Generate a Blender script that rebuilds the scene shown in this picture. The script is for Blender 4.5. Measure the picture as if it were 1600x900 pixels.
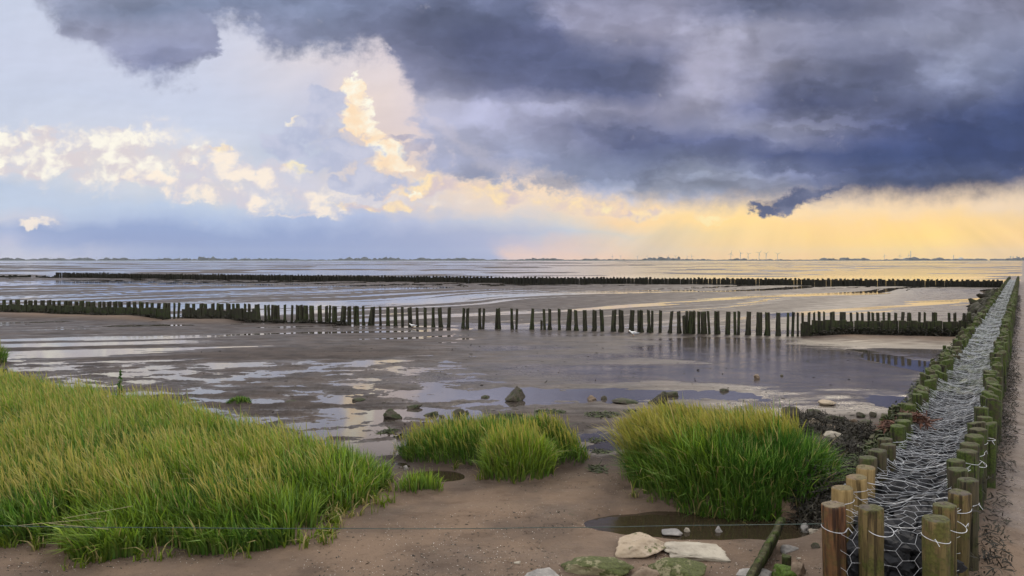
import bpy, bmesh, math, random
import numpy as np
from mathutils import Vector, noise as mnoise

random.seed(7)
rng = np.random.default_rng(11)
C = bpy.context.scene.collection
scene = bpy.context.scene
for o in list(bpy.data.objects):
    bpy.data.objects.remove(o, do_unlink=True)

# ------------------------------------------------------------------ camera
F = 1164.0          # focal length in photo pixels (1600 wide)
EYE = 2.2           # metres above the flats
HOR = 407.0         # horizon row in the photo
cam = bpy.data.cameras.new("camera")
cam.sensor_width = 36.0
cam.lens = F / 1600.0 * 36.0
cam.shift_y = -43.0 / 1600.0
cam.clip_start = 0.05
cam.clip_end = 60000.0
cam_ob = bpy.data.objects.new("camera", cam)
cam_ob.location = (0, 0, EYE)
cam_ob.rotation_euler = (math.radians(90), 0, 0)
C.objects.link(cam_ob)
scene.camera = cam_ob
scene.view_settings.view_transform = 'Standard'
scene.view_settings.look = 'None'
scene.view_settings.gamma = 1.0
scene.view_settings.use_curve_mapping = False
scene.view_settings.exposure = 0.0

def at(px, py, z=0.0):
    """photo pixel -> point at height z"""
    Y = (EYE - z) * F / (py - HOR)
    return ((px - 800.0) / F * Y, Y)

SUN_AZ = math.radians(24)      # to the right of straight ahead, behind the cloud
SUN_EL = math.radians(34)

# ------------------------------------------------------------------ node helper
def s2l(c):
    out = []
    for v in c:
        v = v / 255.0
        out.append(v / 12.92 if v <= 0.04045 else ((v + 0.055) / 1.055) ** 2.4)
    return tuple(out)

class V_:
    """tiny wrapper to write shader maths as expressions"""
    def __init__(s, t, sock): s.t, s.s = t, sock
    def _m(s, op, o=None, rev=False, o2=None):
        n = s.t.nodes.new('ShaderNodeMath'); n.operation = op
        a, b = (o, s) if rev else (s, o)
        for i, v in enumerate((a, b, o2)):
            if v is None: continue
            if isinstance(v, V_): s.t.links.new(v.s, n.inputs[i])
            else: n.inputs[i].default_value = v
        return V_(s.t, n.outputs[0])
    def __add__(s, o): return s._m('ADD', o)
    __radd__ = __add__
    def __sub__(s, o): return s._m('SUBTRACT', o)
    def __rsub__(s, o): return s._m('SUBTRACT', o, True)
    def __mul__(s, o): return s._m('MULTIPLY', o)
    __rmul__ = __mul__
    def __truediv__(s, o): return s._m('DIVIDE', o)
    def pow(s, o): return s._m('POWER', o)
    def max(s, o): return s._m('MAXIMUM', o)
    def min(s, o): return s._m('MINIMUM', o)
    def abs(s): return s._m('ABSOLUTE')
    def exp(s): return s._m('EXPONENT')
    def sqrt(s): return s._m('SQRT')
    def step(s, lo, hi, a=0.0, b=1.0, smooth=True):
        n = s.t.nodes.new('ShaderNodeMapRange')
        n.interpolation_type = 'SMOOTHSTEP' if smooth else 'LINEAR'
        s.t.links.new(s.s, n.inputs[0])
        for i, v in ((1, lo), (2, hi), (3, a), (4, b)): n.inputs[i].default_value = v
        return V_(s.t, n.outputs[0])

class T_:
    def __init__(s, tree): s.t = tree
    def new(s, k, **kw):
        n = s.t.nodes.new(k)
        for a, b in kw.items(): setattr(n, a, b)
        return n
    def link(s, a, b): s.t.links.new(a.s if isinstance(a, V_) else a, b)
    def val(s, v):
        n = s.new('ShaderNodeValue'); n.outputs[0].default_value = v; return V_(s.t, n.outputs[0])
    def xyz(s, x, y, z):
        n = s.new('ShaderNodeCombineXYZ')
        for i, v in enumerate((x, y, z)):
            if isinstance(v, V_): s.link(v, n.inputs[i])
            else: n.inputs[i].default_value = v
        return V_(s.t, n.outputs[0])
    def sep(s, v):
        n = s.new('ShaderNodeSeparateXYZ'); s.link(v, n.inputs[0])
        return [V_(s.t, n.outputs[i]) for i in range(3)]
    dims = '3D'
    def noise(s, vec, scale, detail=4, rough=0.5, dist=0.0, lac=2.0, color=False, norm=True, dims=None):
        n = s.new('ShaderNodeTexNoise'); n.noise_dimensions = dims or s.dims; s.link(vec, n.inputs['Vector'])
        n.normalize = norm
        n.inputs['Scale'].default_value = scale; n.inputs['Detail'].default_value = detail
        n.inputs['Roughness'].default_value = rough; n.inputs['Distortion'].default_value = dist
        n.inputs['Lacunarity'].default_value = lac
        return V_(s.t, n.outputs['Color' if color else 0])
    def vor(s, vec, scale, feature='F1', detail=0, rand=1.0, out=0, rough=0.5, smooth=None):
        n = s.new('ShaderNodeTexVoronoi'); n.voronoi_dimensions = s.dims; n.feature = feature; s.link(vec, n.inputs['Vector'])
        n.inputs['Scale'].default_value = scale; n.inputs['Detail'].default_value = detail
        n.inputs['Roughness'].default_value = rough
        n.inputs['Randomness'].default_value = rand
        if smooth is not None: n.inputs['Smoothness'].default_value = smooth
        return V_(s.t, n.outputs[out])
    def map(s, vec, scale=(1, 1, 1), loc=(0, 0, 0), rot=(0, 0, 0)):
        n = s.new('ShaderNodeMapping'); s.link(vec, n.inputs[0])
        n.inputs['Location'].default_value = loc; n.inputs['Rotation'].default_value = rot
        n.inputs['Scale'].default_value = scale
        return V_(s.t, n.outputs[0])
    def mix(s, f, a, b, mode='MIX'):
        n = s.new('ShaderNodeMix'); n.data_type = 'RGBA'; n.blend_type = mode
        if isinstance(f, V_): s.link(f, n.inputs[0])
        else: n.inputs[0].default_value = f
        for i, v in ((6, a), (7, b)):
            if isinstance(v, V_): s.link(v, n.inputs[i])
            else: n.inputs[i].default_value = (*v[:3], 1)
        return V_(s.t, n.outputs[2])
    def ramp(s, f, stops, interp='LINEAR'):
        n = s.new('ShaderNodeValToRGB'); s.link(f, n.inputs[0])
        cr = n.color_ramp; cr.interpolation = interp
        cl = [min(max(p, 0.0), 1.0) for p, c in stops]
        cr.elements[0].position = cl[0]; cr.elements[0].color = (*stops[0][1][:3], 1)
        cr.elements[1].position = cl[-1]; cr.elements[1].color = (*stops[-1][1][:3], 1)
        for p, (q_, c) in list(zip(cl, stops))[1:-1]:
            e = cr.elements.new(p); e.color = (*c[:3], 1)
        return V_(s.t, n.outputs[0])
    def curve(s, f, pts, handle='AUTO'):
        """float curve: pts in 0..1 both ways"""
        n = s.new('ShaderNodeFloatCurve'); s.link(f, n.inputs['Value'])
        cm = n.mapping; cv = cm.curves[0]
        cv.points[0].location = pts[0]; cv.points[1].location = pts[-1]
        for p in pts[1:-1]: cv.points.new(*p)
        for p in cv.points: p.handle_type = 'VECTOR' if handle == 'VECTOR' else 'AUTO'
        cm.update()
        return V_(s.t, n.outputs[0])

# ------------------------------------------------------------------ sky
def build_world():
    w = bpy.data.worlds.new("World"); scene.world = w; w.use_nodes = True
    nt = w.node_tree; nt.nodes.clear(); T = T_(nt); T.dims = '2D'
    geo = T.new('ShaderNodeTexCoord')
    D = V_(nt, geo.outputs['Generated'])
    dx, dy, dz = T.sep(D)
    sky = T.new('ShaderNodeTexSky'); sky.sky_type = 'NISHITA'; sky.sun_disc = False
    sky.sun_elevation = SUN_EL; sky.sun_rotation = SUN_AZ; sky.dust_density = 2.0
    nish = V_(nt, sky.outputs[0])
    yy = dy.max(0.25)
    U0 = dx / yy; W0 = dz / yy
    P0 = T.xyz(U0, W0, 0.0)
    # turbulent warp of the layout
    wa = T.noise(T.map(P0, (1, 1.7, 1)), 5.0, 3, 0.5, color=True)
    wx, wy, wz = T.sep(wa)
    wb = T.noise(T.map(P0, (1, 1.5, 1)), 22.0, 4, 0.6, color=True)
    bx_, by_, bz_ = T.sep(wb)
    U = U0 + (wx - 0.5) * 0.085 + (bx_ - 0.5) * 0.030
    W = W0 + (wy - 0.5) * 0.045 + (by_ - 0.5) * 0.022
    un = lambda x: ((x - 800) / F + 0.8) / 1.6
    Un = (U + 0.8) / 1.6
    def grid(rows, Wv, Uv=Un):
        out = None; last = None
        for y, stops in rows:     # rows from the horizon upwards
            wv = (HOR - y) / F
            c = T.ramp(Uv, [(un(x), s2l(c)) for x, c in stops], 'EASE' if len(stops) < 3 else 'LINEAR')
            if out is None: out = c
            else: out = T.mix(Wv.step(last, wv, smooth=False), out, c)
            last = wv
        return out
    B = [
     (405, [(0,(202,204,226)),(110,(192,196,224)),(200,(160,176,218)),(320,(138,162,212)),(640,(138,160,210)),(775,(152,168,212)),(808,(232,200,194)),(960,(244,200,165)),(1120,(246,201,138)),(1280,(252,202,124)),(1440,(252,208,119)),(1600,(242,200,132))]),
     (385, [(0,(190,196,226)),(60,(160,177,220)),(160,(138,160,210)),(480,(132,156,209)),(640,(136,158,209)),(775,(152,168,212)),(830,(196,186,206)),(960,(228,200,171)),(1040,(224,200,163)),(1120,(240,203,138)),(1280,(252,208,121)),(1440,(255,214,113)),(1600,(247,203,126))]),
     (365, [(0,(165,182,222)),(30,(148,168,214)),(320,(136,160,211)),(480,(134,158,210)),(640,(143,162,209)),(800,(158,172,210)),(900,(186,196,214)),(980,(212,198,178)),(1120,(236,203,138)),(1280,(252,208,119)),(1440,(255,212,110)),(1600,(245,201,126))]),
     (345, [(0,(205,210,230)),(60,(205,208,228)),(110,(180,196,228)),(320,(165,186,226)),(480,(165,184,224)),(640,(172,184,220)),(800,(184,192,214)),(900,(215,204,196)),(960,(240,204,159)),(1120,(252,212,126)),(1280,(248,204,130)),(1440,(250,206,124)),(1600,(235,197,138))]),
     (325, [(0,(196,210,234)),(160,(188,204,232)),(320,(188,204,232)),(480,(198,203,222)),(640,(214,205,210)),(800,(226,208,198)),(960,(248,212,168)),(1120,(252,216,150)),(1280,(236,205,165)),(1440,(240,205,160)),(1600,(225,198,170))]),
     (295, [(0,(190,205,231)),(160,(200,210,230)),(320,(225,218,215)),(480,(203,203,220)),(640,(240,212,186)),(800,(244,214,184)),(1000,(240,208,170)),(1600,(225,198,170))]),
     (250, [(0,(216,216,226)),(160,(232,224,216)),(320,(218,219,228)),(430,(196,203,222)),(500,(190,197,219)),(600,(232,206,188)),(700,(205,195,205)),(800,(200,190,200)),(1600,(200,190,190))]),
     (200, [(0,(206,213,231)),(160,(211,216,233)),(320,(208,215,235)),(430,(203,208,228)),(500,(190,195,218)),(560,(226,206,200)),(640,(222,204,204)),(800,(205,198,210)),(1600,(200,190,190))]),
     (150, [(0,(205,212,232)),(320,(206,212,233)),(450,(208,208,224)),(500,(200,200,220)),(560,(236,216,206)),(640,(226,210,212)),(800,(208,204,216)),(1600,(200,190,190))]),
     (90,  [(0,(208,214,235)),(320,(210,212,230)),(480,(224,216,222)),(640,(226,210,212)),(1600,(205,200,210))]),
     (0,   [(0,(206,213,233)),(320,(212,214,230)),(1600,(205,205,215))]),
    ]
    Dk = [
     (335, [(900,(190,182,188)),(1000,(176,170,180)),(1160,(160,156,174)),(1280,(150,148,165)),(1360,(110,112,140)),(1600,(120,118,138))]),
     (300, [(640,(196,190,205)),(800,(168,173,193)),(900,(150,156,182)),(1000,(150,155,175)),(1100,(138,146,170)),(1200,(142,147,170)),(1290,(110,118,150)),(1360,(72,86,126)),(1500,(66,79,118)),(1600,(78,87,122))]),
     (275, [(640,(170,175,205)),(800,(140,150,182)),(900,(130,140,170)),(1000,(128,138,168)),(1100,(138,146,170)),(1200,(108,118,154)),(1300,(80,92,136)),(1400,(70,84,128)),(1500,(68,82,124)),(1600,(72,84,126))]),
     (250, [(640,(165,172,204)),(800,(146,154,188)),(900,(132,142,176)),(1000,(106,117,152)),(1100,(100,110,148)),(1200,(84,96,140)),(1300,(74,88,136)),(1400,(62,80,130)),(1500,(58,77,130)),(1600,(62,80,132))]),
     (225, [(640,(166,172,202)),(800,(150,155,186)),(880,(128,134,168)),(960,(94,104,146)),(1080,(96,106,148)),(1180,(98,107,148)),(1240,(128,133,164)),(1320,(104,112,152)),(1400,(76,90,140)),(1500,(60,78,130)),(1600,(60,78,130))]),
     (200, [(640,(176,178,204)),(700,(158,162,192)),(800,(150,152,182)),(870,(118,124,160)),(950,(104,112,150)),(1060,(124,128,160)),(1180,(134,138,167)),(1290,(134,138,167)),(1400,(92,102,146)),(1500,(64,80,130)),(1600,(62,80,130))]),
     (165, [(600,(200,196,212)),(660,(186,184,206)),(760,(152,154,184)),(880,(142,144,172)),(1000,(135,136,165)),(1120,(142,142,166)),(1200,(108,114,150)),(1280,(90,99,140)),(1380,(100,108,146)),(1480,(98,108,148)),(1600,(66,81,128))]),
     (135, [(480,(130,138,168)),(600,(126,130,164)),(700,(118,124,160)),(760,(104,111,149)),(900,(94,103,143)),(1000,(100,108,146)),(1060,(130,132,160)),(1130,(150,149,172)),(1230,(104,111,148)),(1360,(96,105,142)),(1480,(120,128,160)),(1600,(92,103,142))]),
     (100, [(0,(170,175,202)),(160,(148,152,182)),(240,(122,130,166)),(320,(134,139,170)),(480,(138,144,172)),(600,(124,129,162)),(740,(94,103,144)),(900,(94,104,144)),(1020,(106,113,149)),(1100,(150,148,171)),(1200,(140,141,166)),(1300,(110,117,150)),(1380,(106,113,149)),(1480,(128,135,163)),(1600,(106,116,150))]),
     (50,  [(0,(172,177,204)),(160,(152,157,186)),(320,(136,142,172)),(480,(126,135,166)),(640,(114,122,158)),(760,(95,105,146)),(850,(100,108,148)),(900,(140,141,168)),(1000,(148,147,173)),(1120,(150,150,173)),(1280,(128,132,160)),(1440,(136,141,168)),(1600,(125,131,160))]),
     (15,  [(0,(178,183,207)),(100,(138,147,176)),(250,(118,131,162)),(480,(120,132,164)),(640,(115,125,160)),(830,(98,108,145)),(880,(146,147,176)),(1040,(140,141,168)),(1160,(106,114,146)),(1340,(106,113,145)),(1440,(130,135,164)),(1600,(134,137,164))]),
     (-40, [(0,(160,166,192)),(480,(125,136,168)),(830,(110,118,152)),(1040,(140,141,168)),(1200,(112,118,150)),(1600,(140,142,168))]),
    ]
    U2 = U0 + (wx - 0.5) * 0.11 + (bx_ - 0.5) * 0.045
    W2 = W0 + (wy - 0.5) * 0.042 + (by_ - 0.5) * 0.022
    cB = grid(B, W); cD = grid(Dk, W2, (U2 + 0.8) / 1.6)
    # a little of the clear physical sky shows through the pale veil
    cB = T.mix(0.12, cB, T.mix(1.0, nish, (0.10, 0.10, 0.10), 'MULTIPLY'))

    def blob(x, y, rx, ry, rot=0.0, warp=True):
        cu = (x - 800) / F; cw = (HOR - y) / F
        a = Ub - cu; b = Wb - cw
        c, s_ = math.cos(rot), math.sin(rot)
        p = (a * c + b * s_) / (rx / F); q = (b * c - a * s_) / (ry / F)
        return (p * p + q * q) * -1.0
    Ub = U0 + (bx_ - 0.5) * 0.045; Wb = W0 + (by_ - 0.5) * 0.04
    def puffs(lst):
        best = None
        for a in lst:
            v = blob(*a) + 1.0
            best = v if best is None else best.max(v)
        return best
    R = math.radians
    # relief of the cloud deck: flattened towards the horizon, lit from the low right
    pv = T.map(P0, (1.0, 1.5, 1.0))
    n1 = T.noise(pv, 6.0, 4, 0.5)
    n2 = T.noise(T.map(pv, (1, 1, 1), (0.015, -0.02, 0)), 6.0, 4, 0.5)
    emb = (n1 - n2) * 1.1
    n3 = T.noise(pv, 18.0, 5, 0.6)
    shelves = None
    for (sx, sy, ox, sc, dk, hl) in ((0.9, 2.4, 0.0, 3.6, -0.13, 0.03), (1.0, 2.2, 3.1, 8.0, -0.10, 0.03)):
        q_ = T.noise(T.xyz(U0 * sx + (by_ - 0.5) * 0.03 + ox, W0 * sy + (bx_ - 0.5) * 0.05, 0.0), sc, 5, 0.52)
        e_ = (((q_ - 0.475) / 0.030).pow(2.0) * -1.0).exp()
        t_ = (q_.step(0.47, 0.56) - 0.45) * dk + e_ * hl
        shelves = t_ if shelves is None else shelves + t_
    dk_gain = shelves + emb + (n1 - 0.5) * 0.22 + (n3 - 0.5) * 0.20 + 1.0
    wob_ = (n1 - 0.5) * 2.2 + (n3 - 0.5) * 1.2
    dark = (puffs([(800,92,235,56),(690,60,110,60),(930,120,130,34),(980,215,120,20,R(-12)),(1090,238,130,22),(1310,150,120,30),(1490,225,210,42),(1330,252,170,20),(1460,292,170,26),(1300,8,190,30)]).max(-1.0) + wob_).step(-0.15, 0.75)
    lite = (puffs([(730,178,120,26),(870,168,90,16),(1110,80,90,85),(1180,150,60,50),(1290,190,130,9),(960,300,200,20),(1120,276,150,10),(1470,110,60,50),(880,30,40,26)]).max(-1.0) + wob_).step(-0.1, 1.0)
    dk_gain = dk_gain * (1.0 - dark * 0.20) * (lite * 0.26 + 1.0)
    cD = T.mix(1.0, cD, T.xyz(dk_gain, dk_gain, dk_gain), 'MULTIPLY')

    bw = T.new('ShaderNodeRGBToBW'); T.link(cD, bw.inputs[0])
    cD = T.mix(0.15, cD, V_(nt, bw.outputs[0]))
    # lower edge of the storm cloud
    edge = [(-120,-60),(0,-8),(40,14),(100,44),(140,88),(200,116),(262,128),(312,122),(330,58),(360,56),(415,90),(480,84),(545,92),(588,92),(606,120),(640,148),(676,190),(716,232),(770,262),(840,286),(900,302),(960,315),(1100,328),(1180,330),(1260,322),(1330,318),(1430,320),(1520,313),(1600,300),(1750,290)]
    vn = lambda y: ((HOR - y) / F + 0.0) / 0.5
    fr = T.curve((U0 + (wx - 0.5) * 0.09 + (bx_ - 0.5) * 0.05 + 0.8) / 1.6, [(un(x), vn(y)) for x, y in edge]) * 0.5
    fine = T.noise(P0, 60.0, 4, 0.62)
    edgeval = W0 - fr + ((wy - 0.5) * 0.05 + (by_ - 0.5) * 0.045 + (fine - 0.5) * 0.030) * U0.step(0.0, 0.28, 1.0, 0.38)
    soft = edgeval.step(-0.010, 0.028)
    gz = (((U0 + 0.115) / 0.085).pow(2.0) * -1.0 - ((W0 - 0.165) / 0.075).pow(2.0)).exp()
    cD = T.mix(gz * 0.55, cD, s2l((184, 186, 210)))
    col = T.mix(soft, cB, cD)

    # soft billow texture over the whole bright part
    bl = T.noise(T.map(P0, (1, 2.2, 1)), 14.0, 4, 0.5)
    bl2 = T.noise(T.map(P0, (1, 2.2, 1), (0.008, -0.012, 0)), 14.0, 4, 0.5)
    g = (bl - bl2) * 0.15 + 1.0
    low = W0.step(0.02, 0.10)
    g = (g - 1.0) * low + 1.0
    col = T.mix(1.0 - soft, col, T.mix(1.0, col, T.xyz(g, g, g), 'MULTIPLY'))

    # cumulus heads
    Pw = T.xyz(U0 + (bx_ - 0.5) * 0.02, (W0 + (by_ - 0.5) * 0.02) * 1.3, 0.0)
    c1 = T.noise(Pw, 22.0, 7, 0.66)
    c3 = T.noise(Pw, 26.0, 2, 0.5); c4 = T.noise(T.map(Pw, (1, 1, 1), (-0.008, -0.014, 0)), 26.0, 2, 0.5)
    cn = T.vor(Pw, 46.0, 'SMOOTH_F1', 0, 1.0, 0, 0.5, 0.4)
    puffy = (c1 - 0.5) * 3.8 + (0.36 - cn) * 0.5 + (fine - 0.5) * 1.1
    relief = (c3 - c4) * 2.2 + (c1 - c3) * 2.6 + (0.36 - cn) * 0.5
    def layer(col, lst, tint, shade, gain=0.9, soft_=(0.0, 0.5), op=1.0, rel=1.0, dens=1.0):
        v = puffs(lst).max(-1.5) + puffy * dens
        m = v.step(*soft_) * op
        sh = (relief * rel * 1.2 + (fine - 0.5) * 0.5 + 0.44).step(0.0, 1.0)
        c = T.mix(sh, s2l(shade), s2l(tint))
        return T.mix(m, col, c)
    R = math.radians
    gv = puffs([(790,215,165,80),(880,270,130,45,R(-8)),(730,235,90,55),(700,185,70,50),(860,215,110,80),(800,180,80,50)]) + puffy * 0.45 + (wx - 0.5) * 1.2
    gm = gv.step(0.0, 0.7) * (1.0 - soft)
    col = T.mix(gm, col, cD)
    col = layer(col, [(60,240,120,40),(190,245,120,48),(320,270,110,36),(430,295,110,32),(600,300,120,26)], (246,236,228), (214,212,224), soft_=(-0.9, 1.3), op=0.75)
    col = layer(col, [(20,232,80,28),(60,218,28,18),(185,235,75,38),(185,212,24,22),(95,250,60,22),(160,262,90,22),(130,248,120,24),(230,262,60,22),(300,240,34,16),(40,262,60,14)], (255,250,236), (222,212,214), soft_=(-0.5, 1.0), op=0.92)
    col = layer(col, [(285,288,80,20,R(-8)),(320,262,60,16),(390,280,60,16),(240,282,60,14),(350,310,80,15,R(-10)),(400,262,60,16),(455,300,60,16,R(-14)),(500,325,60,9,R(-10)),(350,240,30,12),(55,347,30,6),(470,334,60,5)], (255,240,222), (214,208,218), soft_=(-0.45, 1.2), op=0.85)
    col = layer(col, [(680,292,80,16,R(-4)),(790,305,90,14,R(-7)),(640,300,50,14),(930,324,70,9,R(-5)),(1010,332,60,8),(600,325,70,8)], (255,228,180), (214,196,200), soft_=(-0.4, 1.1), op=0.85)
    # the towering head: bright rim on the right of a lilac body
    col = layer(col, [(552,134,26,20),(566,150,20,24),(552,178,24,20),(560,198,30,16),(588,216,24,16),(606,240,30,26),(625,258,30,16),(520,205,26,14),(462,188,14,12),(653,306,14,9)], (255,253,238), (252,224,190), soft_=(0.0, 0.6), rel=0.6, dens=0.8)
    col = layer(col, [(512,162,38,34),(495,200,48,36),(450,225,40,30),(530,245,66,36),(570,285,90,22)], (200,203,223), (180,187,213), soft_=(0.0, 0.6), op=0.9, rel=0.6, dens=0.7)
    col = layer(col, [(466,262,30,6),(345,232,20,6),(1105,339,44,7),(935,325,26,6),(655,308,12,8)], (255,240,190), (255,226,186), soft_=(-0.2, 1.4), op=0.6)
    # small dark shreds in front
    col = layer(col, [(650,230,34,12),(625,212,18,8)], (170,174,202), (140,146,182), soft_=(0.0, 0.8), op=0.55)
    col = layer(col, [(1228,314,68,15,R(14)),(1285,299,48,9,R(15)),(1190,326,34,8)], (112,118,146), (86,94,126), soft_=(-0.1, 0.8), dens=0.45)
    # crepuscular rays under the storm cloud, a fan out of the hidden sun
    fan = (U0 - (1260 - 800) / F) / ((HOR - 150) / F - W0).max(0.03)
    rays = T.noise(T.xyz(fan * 1.0, 0.0, 3.3), 3.6, 2, 0.5)
    rm = W0.step(0.065, 0.03) * U0.step(0.0, 0.2) * (rays - 0.5)
    rgain = rm * 0.34 + 1.0
    col = T.mix(1.0, col, T.xyz(rgain, rgain, rgain), 'MULTIPLY')

    # rest of the dome, unseen: bright cloud added overhead and behind as fill light
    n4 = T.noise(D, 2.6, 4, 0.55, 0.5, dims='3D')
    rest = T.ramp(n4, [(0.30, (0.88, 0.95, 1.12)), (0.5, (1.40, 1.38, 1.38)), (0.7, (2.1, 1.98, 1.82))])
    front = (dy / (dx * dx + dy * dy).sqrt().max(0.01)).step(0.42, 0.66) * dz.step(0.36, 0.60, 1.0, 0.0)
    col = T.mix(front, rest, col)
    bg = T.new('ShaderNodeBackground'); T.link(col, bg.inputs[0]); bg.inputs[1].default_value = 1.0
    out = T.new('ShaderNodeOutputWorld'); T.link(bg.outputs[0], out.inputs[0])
    w.cycles.sampling_method = 'NONE'
build_world()

sun = bpy.data.lights.new("sun", 'SUN'); sun.energy = 1.0; sun.angle = math.radians(16)
sun.color = (1.0, 0.86, 0.66)
sun_ob = bpy.data.objects.new("sun", sun)
sd = Vector((math.sin(SUN_AZ) * math.cos(SUN_EL), math.cos(SUN_AZ) * math.cos(SUN_EL), math.sin(SUN_EL)))
sun_ob.rotation_euler = sd.to_track_quat('Z', 'Y').to_euler()
sun_ob.location = (20, 40, 40)
C.objects.link(sun_ob)
USE_HAZE = True; HAZE_D = 3.5e-5
# ------------------------------------------------------------------ numpy noise
_P = rng.integers(0, 2**31 - 1, 4096)
def _hash(ix, iy, seed):
    h = (ix * 374761393 + iy * 668265263 + seed * 974711) & 0x7fffffff
    h = (h ^ (h >> 13)) * 1274126177 & 0x7fffffff
    return ((h ^ (h >> 16)) & 0xffffff) / float(0xffffff)
def vnoise(x, y, seed=0):
    x = np.asarray(x, dtype=np.float64); y = np.asarray(y, dtype=np.float64)
    ix = np.floor(x).astype(np.int64); iy = np.floor(y).astype(np.int64)
    fx = x - ix; fy = y - iy
    fx = fx * fx * fx * (fx * (fx * 6 - 15) + 10); fy = fy * fy * fy * (fy * (fy * 6 - 15) + 10)
    a = _hash(ix, iy, seed); b = _hash(ix + 1, iy, seed); c = _hash(ix, iy + 1, seed); d = _hash(ix + 1, iy + 1, seed)
    return (a + (b - a) * fx) * (1 - fy) + (c + (d - c) * fx) * fy
def fbm(x, y, oct=4, seed=0, gain=0.5):
    """about 0..1, mean 0.5"""
    s = 0; a = 1.0; t = 0
    for i in range(oct):
        c, sn = math.cos(0.6 * i), math.sin(0.6 * i)
        s = s + a * vnoise((x * c - y * sn) * 2.03**i + 17.3 * i, (x * sn + y * c) * 2.03**i - 9.1 * i, seed + i * 31)
        t += a; a *= gain
    return s / t
def sstep(v, a, b):
    t = np.clip((v - a) / (b - a), 0, 1); return t * t * (3 - 2 * t)

# the lines of the two groynes and of the breakwater, in metres
G1 = [(-34.0, 35.1), (-21.2, 30.8), (-1.66, 24.2), (7.94, 21.5), (12.9, 20.25)]
G2 = [(-90.0, 105.0), (-58.0, 95.0), (0.0, 72.0), (23.0, 66.0), (40.2, 60.2)]
def line_y(L, X):
    return np.interp(X, [p[0] for p in L], [p[1] for p in L])
def line_at_px(L, px):
    k = (px - 800.0) / F
    for (x0, y0), (x1, y1) in zip(L[:-1], L[1:]):
        m = (y1 - y0) / (x1 - x0); Y = (y0 - m * x0) / (1 - m * k); X = k * Y
        if x0 - 0.3 <= X <= x1 + 0.3: return X, Y
    return X, Y
BW_SL = 0.685                    # dX/dY of the breakwater
def bw_left(Y): return 2.40 + (Y - 5.15) * BW_SL
def bw_right(Y): return 3.16 + (Y - 5.15) * BW_SL
BW_T = 0.75                      # height of its post tops
BW_N = (math.cos(math.atan(BW_SL)), -math.sin(math.atan(BW_SL)))   # unit normal, pointing right
BW_D = (math.sin(math.atan(BW_SL)), math.cos(math.atan(BW_SL)))    # unit direction, away

MEADOW = [(-14, 5.9), (-3.9, 5.55), (-3.3, 5.60), (-2.98, 5.35), (-2.6, 5.52), (-2.1, 5.50), (-1.66, 5.52), (-1.50, 5.80), (-1.62, 6.3), (-1.35, 6.48), (-1.22, 6.9), (-1.30, 7.4), (-1.7, 7.65), (-2.2, 8.2), (-3.3, 9.0), (-4.6, 10.0), (-6.2, 11.0), (-8.6, 12.8), (-14, 15.5)]
def poly_sd(x, y, P):
    """signed distance, inside positive"""
    x = np.asarray(x, float); y = np.asarray(y, float)
    d = np.full(x.shape, 1e9); ins = np.zeros(x.shape, bool)
    n = len(P)
    for i in range(n):
        ax, ay = P[i]; bx, by = P[(i + 1) % n]
        ex, ey = bx - ax, by - ay
        t = np.clip(((x - ax) * ex + (y - ay) * ey) / (ex * ex + ey * ey), 0, 1)
        d = np.minimum(d, np.hypot(x - ax - t * ex, y - ay - t * ey))
        c = (ay > y) != (by > y)
        with np.errstate(divide='ignore', invalid='ignore'):
            xi = ax + (y - ay) * ex / (ey if ey != 0 else 1e-9)
        ins ^= c & (x < xi)
    return np.where(ins, d, -d)
# grass clumps: centre x, y, radius x, radius y
CL_BIG = (2.10, 7.16, 0.98, 0.86)
CL_BACK = (-0.25, 8.35, 1.02, 0.5)
CL_FRONT = (0.06, 7.5, 0.36, 0.30)
CL_EDGE = (0.48, 8.1, 0.34, 0.32)
CL_TINY = (-0.86, 7.0, 0.24, 0.12)
CL_FAR = (-11.6, 15.7, 0.95, 0.6)
CL_DARK = (-4.15, 11.35, 0.20, 0.12)
def ell(x, y, c):      # 1 at the centre, 0 at the rim, negative outside
    return 1 - np.hypot((x - c[0]) / c[2], (y - c[1]) / c[3])

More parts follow.
